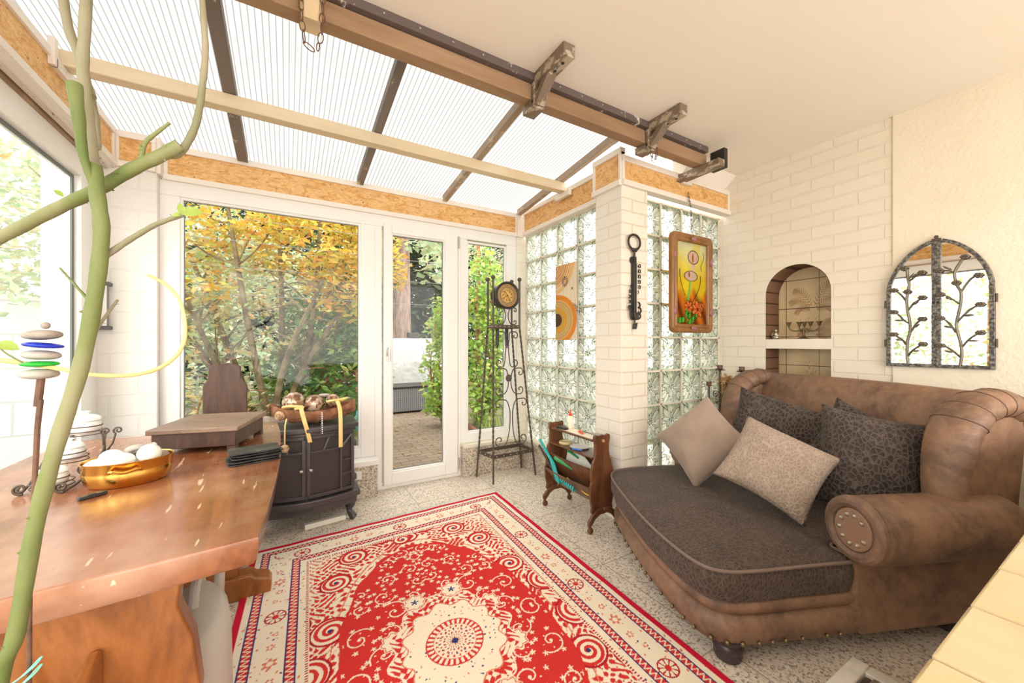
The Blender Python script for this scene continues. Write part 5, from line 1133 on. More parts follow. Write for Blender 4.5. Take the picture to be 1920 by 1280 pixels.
kn = thing('cutter_knife', 'grey handled cutter knife on the magazine rack top, near end', 'tool', (1.775, 1.95, .5735), R(12))
MB().box((-.010, -.075, 0), (.010, .02, .016)).build('handle', M('grey_plastic', (.30, .27, .25), .5), kn, bevel=.005); MB().box((-.004, .02, .005), (.004, .10, .008)).build('blade', m_iron, kn)
pr = MB().tube(catmull([(-.02, -.03, .006), (.0, .0, .006), (.02, .03, .006), (.012, .04, .006), (0, .01, .006), (-.012, -.035, .006)], 5), .005, 8).build('side_cutters', m_red, None); pr.location = (1.735, 2.03, .5735); tag(pr, 'red handled side cutters lying on the magazine rack top', 'pliers')
pt = MB().lathe([(0, .004), (.05, .003), (.066, .008), (.068, .011), (.05, .007), (0, .007)], (0, 0, 0), 30).build('small_plate', m_offwhite, None); pt.location = (1.745, 2.06, .465); tag(pt, 'small white plate on the middle shelf of the rack', 'plate')
ar = MB().lathe([(.032, 0), (.046, 0), (.050, .008), (.045, .018), (.034, .018), (.030, .010)], (0, 0, 0), 26).build('tape_roll', M('straw_yellow', (.62, .50, .25), .6), None); ar.location = (1.735, 2.20, .465); tag(ar, 'straw coloured tape ring at the back of the middle shelf', 'tape')
bp = MB().tube([(-.0, -.035, .007), (0, .035, .007)], .006, 8).build('marker_pen', m_blue, None); bp.location = (1.69, 2.02, .465); bp.rotation_euler = (0, 0, .5); tag(bp, 'blue marker pen on the front of the middle shelf', 'pen')
tl_ = thing('spring_clamp', 'teal plastic clamp sticking out of the magazine rack pocket', 'clamp', (1.655, 2.25, .20))
MB().prism([(2.40, .47), (2.415, .46), (2.33, .39), (2.27, .34), (2.20, .22), (2.16, .20), (2.17, .24), (2.22, .33), (2.28, .375)], 1.640, 1.656, 'x').build('clamp_arm', m_teal, tl_, world=True, bevel=.004)
MB().prism([(2.42, .42), (2.43, .41), (2.30, .30), (2.22, .20), (2.18, .20), (2.24, .28)], 1.650, 1.662, 'x').build('clamp_arm', m_black, tl_, world=True, bevel=.003)
rp = MB(); rnd = random.Random(3)
for k in range(9): y = 2.20 - k * .022; rp.tube(spiral((1.668, y, .235 - .003 * k), .010, .018, 0, 5.5, 'xz', 12), .007, 6)
tag(rp.build('rope_hank', m_teal, None, center=True), 'teal rope hank in the front pocket of the rack', 'rope')
tag(MB().tube([(1.675, 2.24, .36), (1.70, 2.05, .33)], .020, 14).build('string_roll', m_green, None, center=True), 'green wrapped roll in the rear pocket of the rack', 'roll')
tag(MB().ball((1.735, 2.16, .425), .016, 14, 10).tube([(1.735, 2.15, .415), (1.75, 2.08, .39)], .008, 10).build('screwdriver', m_green, None, center=True), 'screwdriver with round green grip in the rack', 'screwdriver')
tag(MB().prism([(2.24, .27), (2.20, .42), (2.02, .41), (1.90, .33), (1.90, .26)], 1.755, 1.762, 'x').build('envelope', m_offwhite, None, center=True), 'pale paper envelope in the rear pocket of the rack', 'envelope')
for k in range(2): tag(MB().tube(catmull([(1.668, 2.10, .25 + .01 * k), (1.664, 2.0, .235), (1.668, 1.90, .225 - .012 * k), (1.68, 1.855, .22)], 6), .0035, 8).build('string_length', m_yellow, None, center=True), ['upper yellow cord in the front pocket of the rack', 'lower yellow cord in the front pocket of the rack'][k], 'cord')

# ================================================================ HUNG ON WALLS
# fused glass art panel
def art(U, V):
    n = len(U); C = np.tile(np.array([.86, .76, .60]), (n, 1)); y = V * 2.25; ed = np.array([.78, .33, .06])
    C += (.03 * np.sin(U * 40 + V * 13))[:, None]
    a = np.hypot(U + .15, (y - 2.45)); m = (a < 1.0) & (y > 1.55 + .45 * U); C[m] = (.80, .42, .14); C[m & (np.sin(a * 70) > 0)] = (.86, .66, .40); C[(a < .8) & m & (np.sin(a * 110 + U * 8) > .5)] = (.55, .30, .16)
    m = (abs(a - 1.02) < .06); C[m] = (.84, .58, .30)
    d = np.hypot((U - .45) * 1.1, y - 1.74); t = np.arctan2(y - 1.74, U - .45); C[(d < .16) & (np.cos(t * 11) > -.1) & (d > .06)] = (.12, .09, .07); C[d < .05] = (.8, .5, .25)
    C[np.hypot(U - .78, y - 1.50) < .035] = (.2, .12, .08)
    ex = np.hypot((U - .06) / .95, (y - .60) / .78); eye = ex < .9
    C[(ex < .98)] = ed; C[ex < .80] = (.86, .50, .16); C[(ex < .74)] = (.55, .42, .26); C[(ex < .70) & (np.sin(ex * 70) > 0)] = (.80, .58, .12); C[ex < .50] = (.80, .42, .06); C[ex < .38] = (.66, .44, .10); C[ex < .26] = (.13, .07, .05)
    br = y - (1.30 - .42 * U ** 1.2); m = (abs(br) < .10) & (np.sin(U * 90 + y * 30) * np.sin(y * 95 - U * 20) > -.05); C[m & (ex > .98)] = (.13, .08, .05)
    lw_ = (abs(ex - 1.15) < .02) & (y < .6); C[lw_] = (.9, .88, .84)
    return C
an = thing('glass_art_panel', 'tall fused glass panel with an eye pattern on the glass blocks', 'wall art', (1.98, 2.50, 1.217))
grid_vcol('glass_sheet', vcol_mat('fused_glass', .2, translucent=.35), art, 100, 220, lambda U, V: np.stack([np.full(len(U), 1.975), 2.642 - U * .282, 1.217 + V * .622], 1), an, .008, world=True)
MB().box((1.978, 2.36, 1.215), (1.990, 2.372, 1.84)).build('hanging_strip', m_offwhite, an, world=True)
# iron key thermometer
kt = thing('key_thermometer', 'black iron thermometer shaped like a big key on the pillar', 'thermometer', (2.0, 1.81, 1.28))
Yk = 1.806
MB().tube([Vector((1.995 + .048 * math.cos(a) * 1.15, Yk - .008, 1.862 + .050 * math.sin(a))) for a in np.linspace(R(-65), R(245), 36)], .0075, 10).build('key_bow', m_iron, kt, world=True)
for s_ in (-1, 1): MB().ball((1.995 + s_ * .012, Yk - .010, 1.810), .013, 12, 8).build('bow_knob', m_iron, kt, world=True)
MB().tube([(1.995, Yk - .008, 1.812), (1.995, Yk - .008, 1.745)], .008, 10).build('key_neck', m_iron, kt, world=True)
MB().lathe([(0, -.014), (.022, -.012), (.025, 0)], (1.993, Yk + .006, 1.745), 20, 'y').build('neck_disc', m_iron, kt, world=True)
MB().box((1.983, Yk - .018, 1.36), (2.007, Yk + .010, 1.765)).build('scale_bar', m_iron, kt, world=True, bevel=.003)
MB().tube([(2.013, Yk - .016, 1.37), (2.013, Yk - .016, 1.72)], .0028, 8).build('glass_tube', m_silver, kt, world=True)
MB().box((1.988, Yk - .02, 1.345), (2.028, Yk + .008, 1.395)).build('bulb_cover', m_iron, kt, world=True, bevel=.004)
MB().tube([(2.0, Yk - .006, 1.35), (2.0, Yk - .006, 1.315)], .006, 8).build('key_end', m_iron, kt, world=True)
MB().prism([(1.995, 1.318), (2.024, 1.328), (2.018, 1.30), (2.012, 1.283), (1.99, 1.283)], Yk - .014, Yk + .004, 'y').build('key_tip', m_iron, kt, world=True, bevel=.003)
for pts in ([(2.012, 1.462), (2.035, 1.464), (2.05, 1.452), (2.048, 1.435), (2.032, 1.428)], [(2.032, 1.428), (2.052, 1.425), (2.062, 1.408), (2.05, 1.392), (2.034, 1.392)], [(2.030, 1.40), (2.046, 1.388), (2.056, 1.372), (2.045, 1.355), (2.028, 1.356)], [(1.99, 1.40), (1.968, 1.412), (1.958, 1.392), (1.963, 1.362), (1.975, 1.348), (1.99, 1.352)], [(1.966, 1.43), (1.948, 1.437), (1.95, 1.42), (1.962, 1.405)], [(1.985, 1.365), (1.975, 1.375), (1.982, 1.385)]):
    MB().tube(catmull([(a, Yk - .006, b) for a, b in pts], 5), .0055, 8).build('bit_scroll', m_iron, kt, world=True)
def numtext(s, x, z, h):
    cu = bpy.data.curves.new('number', 'FONT'); cu.body = s; cu.size = h; cu.extrude = .0025; cu.align_x = 'LEFT'; o = bpy.data.objects.new('tmp', cu); COL.objects.link(o)
    me = bpy.data.meshes.new_from_object(o); bpy.data.objects.remove(o); q = bpy.data.objects.new('scale_number', me); COL.objects.link(q); me.materials.append(m_iron); q.parent = kt
    q.location = Vector((x, Yk - .006, z)) - kt.location; q.rotation_euler = (R(90), 0, 0); return q
for i, t in enumerate(('50', '40', '30', '20', '10', '0')): numtext(t, 2.018, 1.695 - i * .0355, .040)
for i, t in enumerate(('0', '10', '20', '30', '40')): numtext(t, 1.985 - .0225 * len(t), 1.555 - i * .0345, .038)
# chains
def link_(c, r1, r2, tilt, az, w_=.0018):
    pts = []
    for k in range(17):
        a = 2 * PI * k / 16; p = Vector((r1 * math.cos(a), 0, r2 * math.sin(a))); p = Euler((0, tilt, az)).to_matrix() @ p; pts.append(Vector(c) + p)
    return MB().tube(pts, w_, 6, False)
def chain(name, label, pts, r2=.017, r1=.008, parent_at=None):
    t = thing(name, label, 'chain', pts[0]); P = catmull(pts, 30); step = r2 * 1.72; acc = step; last = P[0]; k = 0
    for i in range(1, len(P)):
        acc += (P[i] - last).length; last = P[i]
        if acc >= step:
            acc = 0; d = (P[min(i + 1, len(P) - 1)] - P[i - 1]).normalized(); tilt = math.atan2(d.x, d.z); link_(P[i], r1, r2, tilt, R(90) * (k % 2) * .7, .0020).build('chain_link', m_rust, t, world=True); k += 1
    return t
chain('hanging_chain', 'rusty chain loop hanging from the pale bracket at the top', [(.040, 1.585, 2.49), (.042, 1.585, 2.42), (.046, 1.585, 2.34), (.056, 1.585, 2.285), (.078, 1.585, 2.268), (.098, 1.585, 2.285), (.108, 1.585, 2.34), (.112, 1.585, 2.42), (.112, 1.585, 2.49)], .021, .009)
chain('hanging_chain', 'small rusty chain loop hanging from the bracket above the pillar', [(1.915, 1.60, 2.40), (1.920, 1.60, 2.36), (1.935, 1.60, 2.31), (1.955, 1.60, 2.32), (1.972, 1.60, 2.36), (1.977, 1.60, 2.40)], .015, .008)
chain('hanging_chain', 'thin chain holding the stained glass panel', [(2.55, 1.79, 2.285), (2.555, 1.775, 2.20), (2.56, 1.77, 2.10), (2.562, 1.77, 2.01)], .019, .008)
# stained glass
sg = thing('stained_glass_panel', 'brown wooden framed stained glass of white lilies hanging on a chain', 'stained glass', (2.56, 1.77, 1.28))
gx0, gx1, gz0, gz1 = 2.325, 2.80, 1.265, 1.985
def rrect(a, b, c, d, r, n=6): return [(cx + r * math.cos(t), cz + r * math.sin(t)) for cx, cz, t0 in ((b - r, d - r, 0), (a + r, d - r, 90), (a + r, c + r, 180), (b - r, c + r, 270)) for t in np.radians(np.linspace(t0, t0 + 90, n))]
fm = MB(); rs = []
for off, y in ((0, 1.785), (0, 1.762), (.006, 1.752), (.022, 1.750), (.036, 1.758), (.042, 1.752), (.055, 1.752), (.062, 1.762), (.066, 1.785)):
    rs.append([Vector((a, y, b)) for a, b in rrect(gx0 + off, gx1 - off, gz0 + off, gz1 - off, max(.006, .045 - off * .75))])
rs.append(rs[0]); fm.loft(rs, True, False).build('wooden_frame', wood('honey_frame', (.13, .05, .012), (.22, .095, .025), (.33, .155, .05), 6, (1, 1, .3), .35), sg, world=True, smooth=60)
for x, z, h_ in ((2.563, 1.950, 1), (2.563, 1.298, 1), (2.355, 1.82, 0), (2.77, 1.80, 0), (2.355, 1.42, 0), (2.77, 1.42, 0)):
    MB().ball((x, 1.750, z), .030 if h_ else .030, 14, 8, (1, .22, .55) if h_ else (.5, .22, 1)).build('agate_stone', M('mauve_agate', (.30, .12, .14), .2), sg, world=True)
def stained(U, V):
    n = len(U); x = U; y = V * 1.72; rs_ = np.random.RandomState(2)
    C = np.zeros((n, 3)); top = np.array([.86, .84, .62]); yel = np.array([.90, .72, .06]); org = np.array([.88, .36, .04]); brn = np.array([.30, .08, .02])
    t = np.clip(y / 1.72, 0, 1); w1 = np.clip((t - .55) / .4, 0, 1); w2 = np.clip((.42 - t + .05 * np.sin(x * 14)) / .12, 0, 1)
    C = yel * (1 - w1)[:, None] + top * w1[:, None]; C = C * (1 - w2)[:, None] + (org * (.5 + .5 * np.sin(x * 17 + y * 9))[:, None] + brn * (.5 - .5 * np.sin(x * 17 + y * 9))[:, None]) * w2[:, None]
    m = (np.sin(x * 9 + 2 * np.sin(y * 5)) > .5) & (t > .42); C[m] = C[m] * .5 + np.array([.94, .80, .10]) * .5
    def ell(cx, cy, a, b, rot=0):
        dx, dy = x - cx, y - cy; p = dx * math.cos(rot) + dy * math.sin(rot); q = -dx * math.sin(rot) + dy * math.cos(rot); return np.hypot(p / a, q / b)
    lead = np.zeros(n, bool)
    e = ell(.56, 1.42, .17, .14); C[e < 1] = (.84, .66, .58); lead |= abs(e - 1) < .05; C[ell(.54, 1.40, .028, .10) < 1] = (.62, .25, .05); C[(abs(x - .54) < .05) & (y > 1.1) & (y < 1.30)] = (.84, .70, .62)
    e = ell(.48, 1.02, .21, .105); C[e < 1] = (.84, .66, .58); lead |= abs(e - 1) < .05; C[ell(.42, 1.05, .025, .06) < 1] = (.45, .22, .08)
    sx_ = .50 - (y - .9) * -.22; C[(abs(x - (.46 + (y - .9) * .18)) < .030) & (y < .92) & (y > .30)] = (.25, .62, .12); C[(abs(x - (.47 + (y - .9) * .18)) < .008) & (y < .92) & (y > .30)] = (.70, .85, .50)
    for cx, cy, r in ((.40, .36, .13), (.70, .33, .17), (.84, .40, .08)):
        d = np.hypot(x - cx, y - cy); a = np.arctan2(y - cy, x - cx); m = d < r * (1 + .14 * np.cos(7 * a)); C[m] = (.82, .20, .04); C[m & (np.cos(7 * a) > .3)] = (.92, .48, .16); C[d < r * .25] = (.35, .08, .03); lead |= abs(d - r * (1 + .14 * np.cos(7 * a))) < .007
    for cx, cy, a, b, r in ((.17, .09, .15, .065, .1), (.50, .09, .15, .06, .5), (.42, .20, .09, .055, 1.2), (.60, .17, .10, .05, .6), (.34, .23, .05, .09, 0)):
        e = ell(cx, cy, a, b, r); C[e < 1] = (.08, .45, .07); C[(e < 1) & (np.sin(x * 60) > .3)] = (.35, .70, .12); lead |= abs(e - 1) < .06
    c = .50 + .30 * np.sin((y - .45) * 3.0); lead |= (abs(x - c) < .010) & (y > .45) & (y < 1.05); lead |= (abs(x - (.30 - .18 * np.sin((y - .6) * 3.3))) < .009) & (y > .6) & (y < 1.15) ; lead |= (abs(x - (.86 + .05 * np.sin(y * 14))) < .008) & (y > 1.15) & (y < 1.55)
    C[lead] = (.04, .03, .02); return C
grid_vcol('painted_glass', vcol_mat('painted_glass', .12, translucent=.75), stained, 150, 260, lambda U, V: np.stack([gx0 + .060 + U * (gx1 - gx0 - .12), np.full(len(U), 1.770), gz0 + .060 + V * (gz1 - gz0 - .12)], 1), sg, .004, world=True)
# arched mirror with flowering branches
mr = thing('arched_mirror', 'pointed arch mirror with hammered iron doors and flowering branches', 'mirror', (3.10, .648, 1.055))
MX = 3.098
S2 = lambda a, b: (.853 - (a - 105) / 1000 * .408, 1.055 + (1195 - b) / 1130 * .705 - (a - 105) / 1000 * .0)
outl = [(105, 1195), (105, 600), (110, 470), (135, 385), (185, 300), (260, 215), (350, 145), (445, 95), (545, 62)]
Lp = [S2(a, b) for a, b in outl]; Rp = [(.853 * 2 - .408 - a, b) for a, b in Lp]
def mprism(poly, x0, x1, nm, mat, par=mr, bev=0): return MB().prism(poly, x0, x1, 'x').build(nm, mat, par, world=True, bevel=bev)
cx_ = .853 - .204
mprism(Lp + Rp[::-1][1:], MX + .004, MX + .012, 'mirror_backing', m_iron)
inset_ = lambda P, k: [(cx_ + (a - cx_) * k, 1.07 + (b - 1.07) * k) for a, b in P]
mprism(inset_(Lp, .985) + inset_(Rp, .985)[::-1][1:], MX + .000, MX + .004, 'mirror_glass', M('mirror_silver', (.93, .95, .93), .015, 1.0))
m_hammer = M('hammered_iron', (.115, .11, .10), .45, .6, stops=[(.42, (.07, .065, .06)), (.62, (.26, .245, .22))], nscale=70, bs=70, bstr=.8, bdist=.004)
def doorframe(P, s_, nm='mirror_door'):
    wd = .018; m = MB(); pts = [Vector((MX - .006, a, b)) for a, b in P]; rs = []
    cc = [pts[0]] + catmull(pts[1:], 5)
    for i, p in enumerate(cc):
        t = (cc[min(i + 1, len(cc) - 1)] - cc[max(i - 1, 0)]).normalized(); nn = Vector((0, t.z, -t.y)) * s_ * -1
        rs.append([p + Vector((-.004, 0, 0)), p + nn * wd + Vector((-.004, 0, 0)), p + nn * wd + Vector((.006, 0, 0)), p + Vector((.006, 0, 0))])
    m.loft(rs)
    a0 = P[0][0]; yc = cx_; m.box((MX - .010, min(yc, yc + s_ * wd), 1.055), (MX, max(yc, yc + s_ * wd), 1.752)).box((MX - .010, min(yc + s_ * wd, a0 - s_ * wd), 1.055), (MX, max(yc + s_ * wd, a0 - s_ * wd), 1.073))
    o = m.build(nm, m_hammer, mr, world=True, bevel=.0015)
    MB().ball((MX - .013, yc + s_ * .009, 1.415), .006, 10, 8).build('door_knob', m_iron, o, world=True)
    for z in (1.42, 1.19): MB().tube([(MX - .004, a0 + s_ * .005, z - .022), (MX - .004, a0 + s_ * .005, z + .022)], .005, 8).build('hinge', m_iron2, o, world=True)
    return o
dl = doorframe(Lp, 1); drr = doorframe(Rp, -1)
MB().lathe([(0, -.006), (.009, -.006), (.009, .002)], (MX - .002, cx_, 1.776), 12, 'x').box((MX - .006, cx_ - .018, 1.752), (MX, cx_ + .018, 1.768)).build('hanging_loop', m_iron2, mr, world=True)
m_vine = M('bronze_vine', (.15, .125, .095), .4, .7, bs=80, bstr=.3)
def blossom(a, b, par, r=.018):
    y, z = S2(a, b); m = MB()
    for k in range(6): t = 2 * PI * k / 6; m.ball((MX - .016, y + r * .55 * math.cos(t), z + r * .42 * math.sin(t)), r * .45, 8, 6, (.35, 1, .8))
    m.ball((MX - .021, y, z), r * .25, 8, 6); m.build('blossom', m_vine, par, world=True)
def stemline(pts, r, par, nm='branch'):
    P = [(MX - .012,) + S2(a, b) for a, b in pts]; return MB().tube(catmull(P, 5), r, 7).build(nm, m_vine, par, world=True)
def vleaf(a, b, a2, b2, par):
    y, z = S2(a, b); y2, z2 = S2(a2, b2); q = MB(); leafshape(q, (MX - .014, y, z), (0, y2 - y, z2 - z), (-1, 0, 0), math.hypot(y2 - y, z2 - z), .010); q.build('leaf', m_vine, par, world=True, solid=.0015)
stemline([(330, 1165), (318, 1080), (325, 960), (350, 870), (345, 770), (325, 680), (315, 590), (325, 520), (340, 440), (325, 370), (322, 300)], .0045, dl, 'vine_stem')
for br_, fl in (([(320, 1105), (370, 1050), (440, 1005), (475, 988)], (478, 988)), ([(318, 1000), (270, 950), (215, 915), (185, 900)], (182, 898)), ([(350, 885), (390, 830), (430, 785), (470, 762)], (472, 760)), ([(345, 800), (290, 770), (240, 720), (195, 690)], (182, 685)), ([(325, 680), (380, 620), (430, 590), (470, 570)], (474, 568)), ([(305, 585), (260, 530), (215, 495), (180, 482)], (182, 480)), ([(335, 410), (390, 375), (440, 350), (475, 342)], (470, 342)), ([(322, 320), (300, 295)], (292, 285)), ([(325, 520), (325, 510)], (325, 505))):
    stemline(br_, .003, dl); blossom(*fl, dl)
for l in ((375, 1050, 440, 1050), (265, 950, 200, 945), (385, 835, 440, 800), (270, 765, 190, 765), (375, 630, 430, 590), (350, 390, 405, 335)): vleaf(*l, dl)
stemline([(815, 1185), (832, 1080), (825, 990), (800, 900), (785, 820), (800, 740), (822, 640), (825, 550), (790, 480), (768, 390), (790, 330), (840, 265)], .0045, drr, 'vine_stem')
for br_, fl in (([(830, 1110), (770, 1060), (700, 1015), (640, 1000)], (645, 1000)), ([(828, 1020), (880, 960), (930, 920), (985, 895)], (990, 893)), ([(780, 890), (740, 830), (690, 780), (645, 765)], (640, 760)), ([(790, 800), (850, 740), (910, 690), (985, 660)], (990, 658)), ([(810, 645), (750, 600), (700, 570), (640, 550)], (640, 550)), ([(828, 540), (870, 480), (920, 430), (975, 415)], (975, 415)), ([(765, 375), (720, 350), (640, 342)], (635, 342)), ([(840, 265), (862, 248)], (862, 248)), ([(785, 465), (782, 460)], (784, 462))):
    stemline(br_, .003, drr); blossom(*fl, drr)
for l in ((770, 1062, 680, 1045), (880, 960, 980, 958), (745, 850, 670, 825), (840, 750, 940, 740), (740, 605, 690, 575), (740, 345, 665, 305)): vleaf(*l, drr)
# niche ornaments
cd = thing('candelabra', 'small aged bronze five cup candelabra on the niche shelf', 'candelabra', (3.225, 1.335, 1.219))
MB().lathe([(.040, 0), (.038, .004), (.018, .012), (.008, .028), (.005, .045), (.010, .052), (.010, .058), (.005, .064), (.005, .085)], (0, 0, 0), 22).build('base', m_oldbrass, cd, smooth=50)
for k, (a, L) in enumerate(((90, .095), (-90, .095), (60, .040), (-60, .040), (0, .010))):
    dx, dy = math.cos(R(a)) * L, math.sin(R(a)) * L
    o = MB().tube(catmull([(0, 0, .075), (dx * .5, dy * .5, .058), (dx * .9, dy * .9, .070), (dx, dy, .092)], 5), .004, 8).build('candle_arm', m_oldbrass, cd)
    MB().lathe([(.004, .090), (.009, .100), (.011, .112), (.019, .124), (.019, .126), (.008, .112)], (dx, dy, 0), 14).build('candle_cup', m_oldbrass, o)
fg = thing('seated_figurine', 'small silver seated figurine at the left of the niche shelf', 'figurine', (3.185, 1.500, 1.219))
MB().ball((0, 0, .014), .024, 16, 10, (1, 1.1, .55)).ball((0, 0, .036), .017, 16, 10, (.9, 1, 1.2)).build('figure_body', m_silver, fg); MB().ball((0, 0, .064), .011, 14, 10).build('head', m_silver, fg)
for s_ in (-1, 1): MB().tube(catmull([(-.004, s_ * .016, .045), (-.014, s_ * .022, .030), (-.022, s_ * .010, .022), (-.024, 0, .020)], 4), .005, 8).build('arm', m_silver, fg)
rd = thing('reed_diffuser', 'thin reeds standing in a glass in the lower niche', 'reed diffuser', (3.22, 1.29, .62))
MB().lathe([(.028, 0), (.03, .004), (.03, .06), (.014, .085), (.014, .10), (.011, .10), (.011, .085)], (0, 0, 0), 18).build('glass_jar', m_clear, rd)
for a, b in ((.030, .02), (-.03, -.015), (.0, .03), (-.01, -.04), (.015, -.01)): MB().tube([(a * .2, b * .2, .01), (a, b, .445)], .0018, 6).build('reed', m_rattan, rd)
# handle on the left pier
wh = thing('wall_handle', 'white bow handle with dark grey ends on the left block pier', 'handle', (-.915, 3.14, 1.27))
MB().box((-.93, 3.105, 1.285), (-.905, 3.118, 1.53)).build('grip', m_paint, wh, world=True, bevel=.003)
for z in (1.268, 1.524): MB().box((-.955, 3.10, z), (-.895, 3.162, z + .022)).build('end_cap', M('dark_grey_plastic', (.10, .10, .11), .5), wh, world=True, bevel=.004)
MB().box((-.905, 3.108, 1.285), (-.898, 3.116, 1.53)).build('side_strip', m_seal, wh, world=True)

# ================================================================ CANDLE STAND WITH DRIED FLOWERS
cn = thing('candle_stand', 'rusty iron candle stand with three cups and dried flowers behind sofa', 'candle stand', (2.86, 1.68, 0))
def cup(x, y, zt, r=.009, plate=True):
    o = MB().tube([(x, y, 0.02), (x, y, zt - .03)], r, 10).build('candle_post', m_iron2, cn, world=True)
    MB().lathe([(.010, -.035), (.018, -.03), (.019, 0), (.015, 0), (.014, -.025)], (x, y, zt), 16).build('candle_cup', m_rust, o, world=True)
    if plate:
        MB().lathe([(.0, -.040), (.034, -.038), (.036, -.034), (.0, -.036)], (x, y, zt), 18).build('drip_plate', m_iron2, o, world=True)
        MB().lathe([(.0, -.028), (.030, -.027), (.031, -.025), (.0, -.025)], (x, y, zt), 18).build('drip_plate', m_iron2, o, world=True)
cup(2.80, 1.70, 1.025); cup(2.91, 1.60, 1.015); cup(2.735, 1.745, .90, .007, False)
for z in (.30, .68, .74): MB().tube([Vector((2.84 + .075 * math.cos(a), 1.675 + .075 * math.sin(a), z)) for a in np.linspace(0, 2 * PI, 30)], .004, 6).build('ring_band', m_iron2, cn, world=True)
MB().lathe([(0, .005), (.10, .004), (.11, .012), (.10, .018), (0, .02)], (2.84, 1.675, 0), 28).build('stand_base', m_iron2, cn, world=True)
for s_ in range(4):
    a = s_ * PI / 2 + .4; MB().tube(spiral((2.84 + .07 * math.cos(a), 1.675 + .07 * math.sin(a), .80), .006, .028, 0, 9, 'yz', 24), .0035, 6).build('scroll', m_iron2, cn, world=True)
dfw = thing('dried_flowers', 'bunch of orange brown dried flowers in the candle stand', 'dried flowers', (2.85, 1.66, .30)); rnd = random.Random(8)
DS = MB(); DF = MB()
for i in range(70):
    a = rnd.uniform(0, 6.28); r = rnd.uniform(0, .075); top = Vector((2.85 + r * math.cos(a) * 1.15, 1.66 + r * math.sin(a), rnd.uniform(.78, .95))); bot = Vector((2.845 + r * .25 * math.cos(a), 1.665 + r * .25 * math.sin(a), .31))
    DS.tube([bot, bot.lerp(top, .6) + Vector((rnd.uniform(-.01, .01), 0, 0)), top], .0012, 4, False)
    for k in range(7):
        c = top + Vector((rnd.uniform(-.016, .016), rnd.uniform(-.016, .016), rnd.uniform(-.05, .012))); DF.ball(tuple(c), rnd.uniform(.004, .008), 6, 4)
for i in range(16):
    a = rnd.uniform(0, 6.28); DS.tube(catmull([(2.85, 1.66, .5), (2.85 + .06 * math.cos(a), 1.66 + .05 * math.sin(a), .8), (2.85 + rnd.uniform(.08, .16) * math.cos(a), 1.66 + .10 * math.sin(a), rnd.uniform(.88, .99))], 4), .0010, 4, False)
DS.build('dry_stems', M('straw_stem', (.46, .32, .16), .8), dfw, world=True)
N_ = leafmat('dried_blossom', [(.50, .20, .05), (.62, .30, .08), (.74, .44, .18), (.40, .14, .04)]); DF.build('dry_blossoms', N_, dfw, world=True)
MB().lathe([(0, .001), (.05, .0), (.06, .01), (.062, .19), (.055, .19), (.052, .012), (0, .010)], (2.845, 1.67, .30), 20).build('flower_holder', m_clear, dfw, world=True)
MB().tube([(2.95, 1.63, .70), (2.97, 1.60, .85), (2.985, 1.58, .98)], .0013, 5).ball((2.972, 1.595, .915), .011, 10, 8).ball((2.965, 1.60, .885), .012, 10, 8).build('physalis_twig', m_rust, dfw, world=True)
# grate box on the floor at the bottom edge
gx = thing('ash_box', 'low pale wooden box with a metal insert on the floor at the bottom edge', 'box', (1.547, .394, 0), 0)
for a in (((-.17, -.17, 0), (.17, -.12, .09)), ((-.17, .12, 0), (.17, .17, .09)), ((-.17, -.12, 0), (-.12, .12, .09)), ((.12, -.12, 0), (.17, .12, .09)), ((-.12, -.12, 0), (.12, .12, .02))): MB().box(*a).build('box_side', M('whitewashed_wood', (.60, .55, .48), .8, stops=[(.35, (.50, .45, .38)), (.65, (.74, .70, .63))], nscale=8), gx, bevel=.004)
MB().box((-.115, -.115, .075), (.115, .115, .080)).build('metal_plate', m_iron2, gx)
for i in range(5): MB().box((-.11, -.10 + i * .045, .080), (.11, -.085 + i * .045, .092)).build('grate_bar', m_silver, gx, bevel=.002)

# ================================================================ GARDEN
def foliage(centers, n, size, seed, droop=.2, aspect=.42, whorl=5, up=.3):
    """numpy leaf clusters. centers: list of (x,y,z,rx,ry,rz); returns verts, faces"""
    rs = np.random.RandomState(seed); vs = []; C = np.array(centers, float); wts = C[:, 3] * C[:, 4] * C[:, 5]; wts = wts / wts.sum()
    k = max(1, n // whorl); idx = rs.choice(len(C), k, p=wts); P = rs.normal(size=(k, 3)); P /= np.linalg.norm(P, axis=1)[:, None]; rad = rs.uniform(.35, 1, k) ** .5
    P = C[idx, :3] + P * C[idx, 3:] * rad[:, None]; P = np.repeat(P, whorl, 0); m = len(P)
    P += rs.normal(size=(m, 3)) * size * .5
    D = rs.normal(size=(m, 3)); D[:, 2] = D[:, 2] * .5 + up - droop; D /= np.linalg.norm(D, axis=1)[:, None]
    Nn = rs.normal(size=(m, 3)) + np.array([0, -.5, 1.2]); S = np.cross(D, Nn); S /= np.linalg.norm(S, axis=1)[:, None] + 1e-9; Nn = np.cross(S, D)
    L = size * rs.uniform(.6, 1.35, m)[:, None]; W = L * aspect
    a = P; b = P + D * L * .45 + S * W * .5 + Nn * L * .06; c = P + D * L - Nn * L * .08; d = P + D * L * .45 - S * W * .5 + Nn * L * .06
    V = np.stack([a, b, c, d], 1).reshape(-1, 3); F = []
    i = np.arange(m)[:, None] * 4
    F = np.concatenate([i + np.array([[0, 1, 2]]), i + np.array([[0, 2, 3]])], 0); return V, F
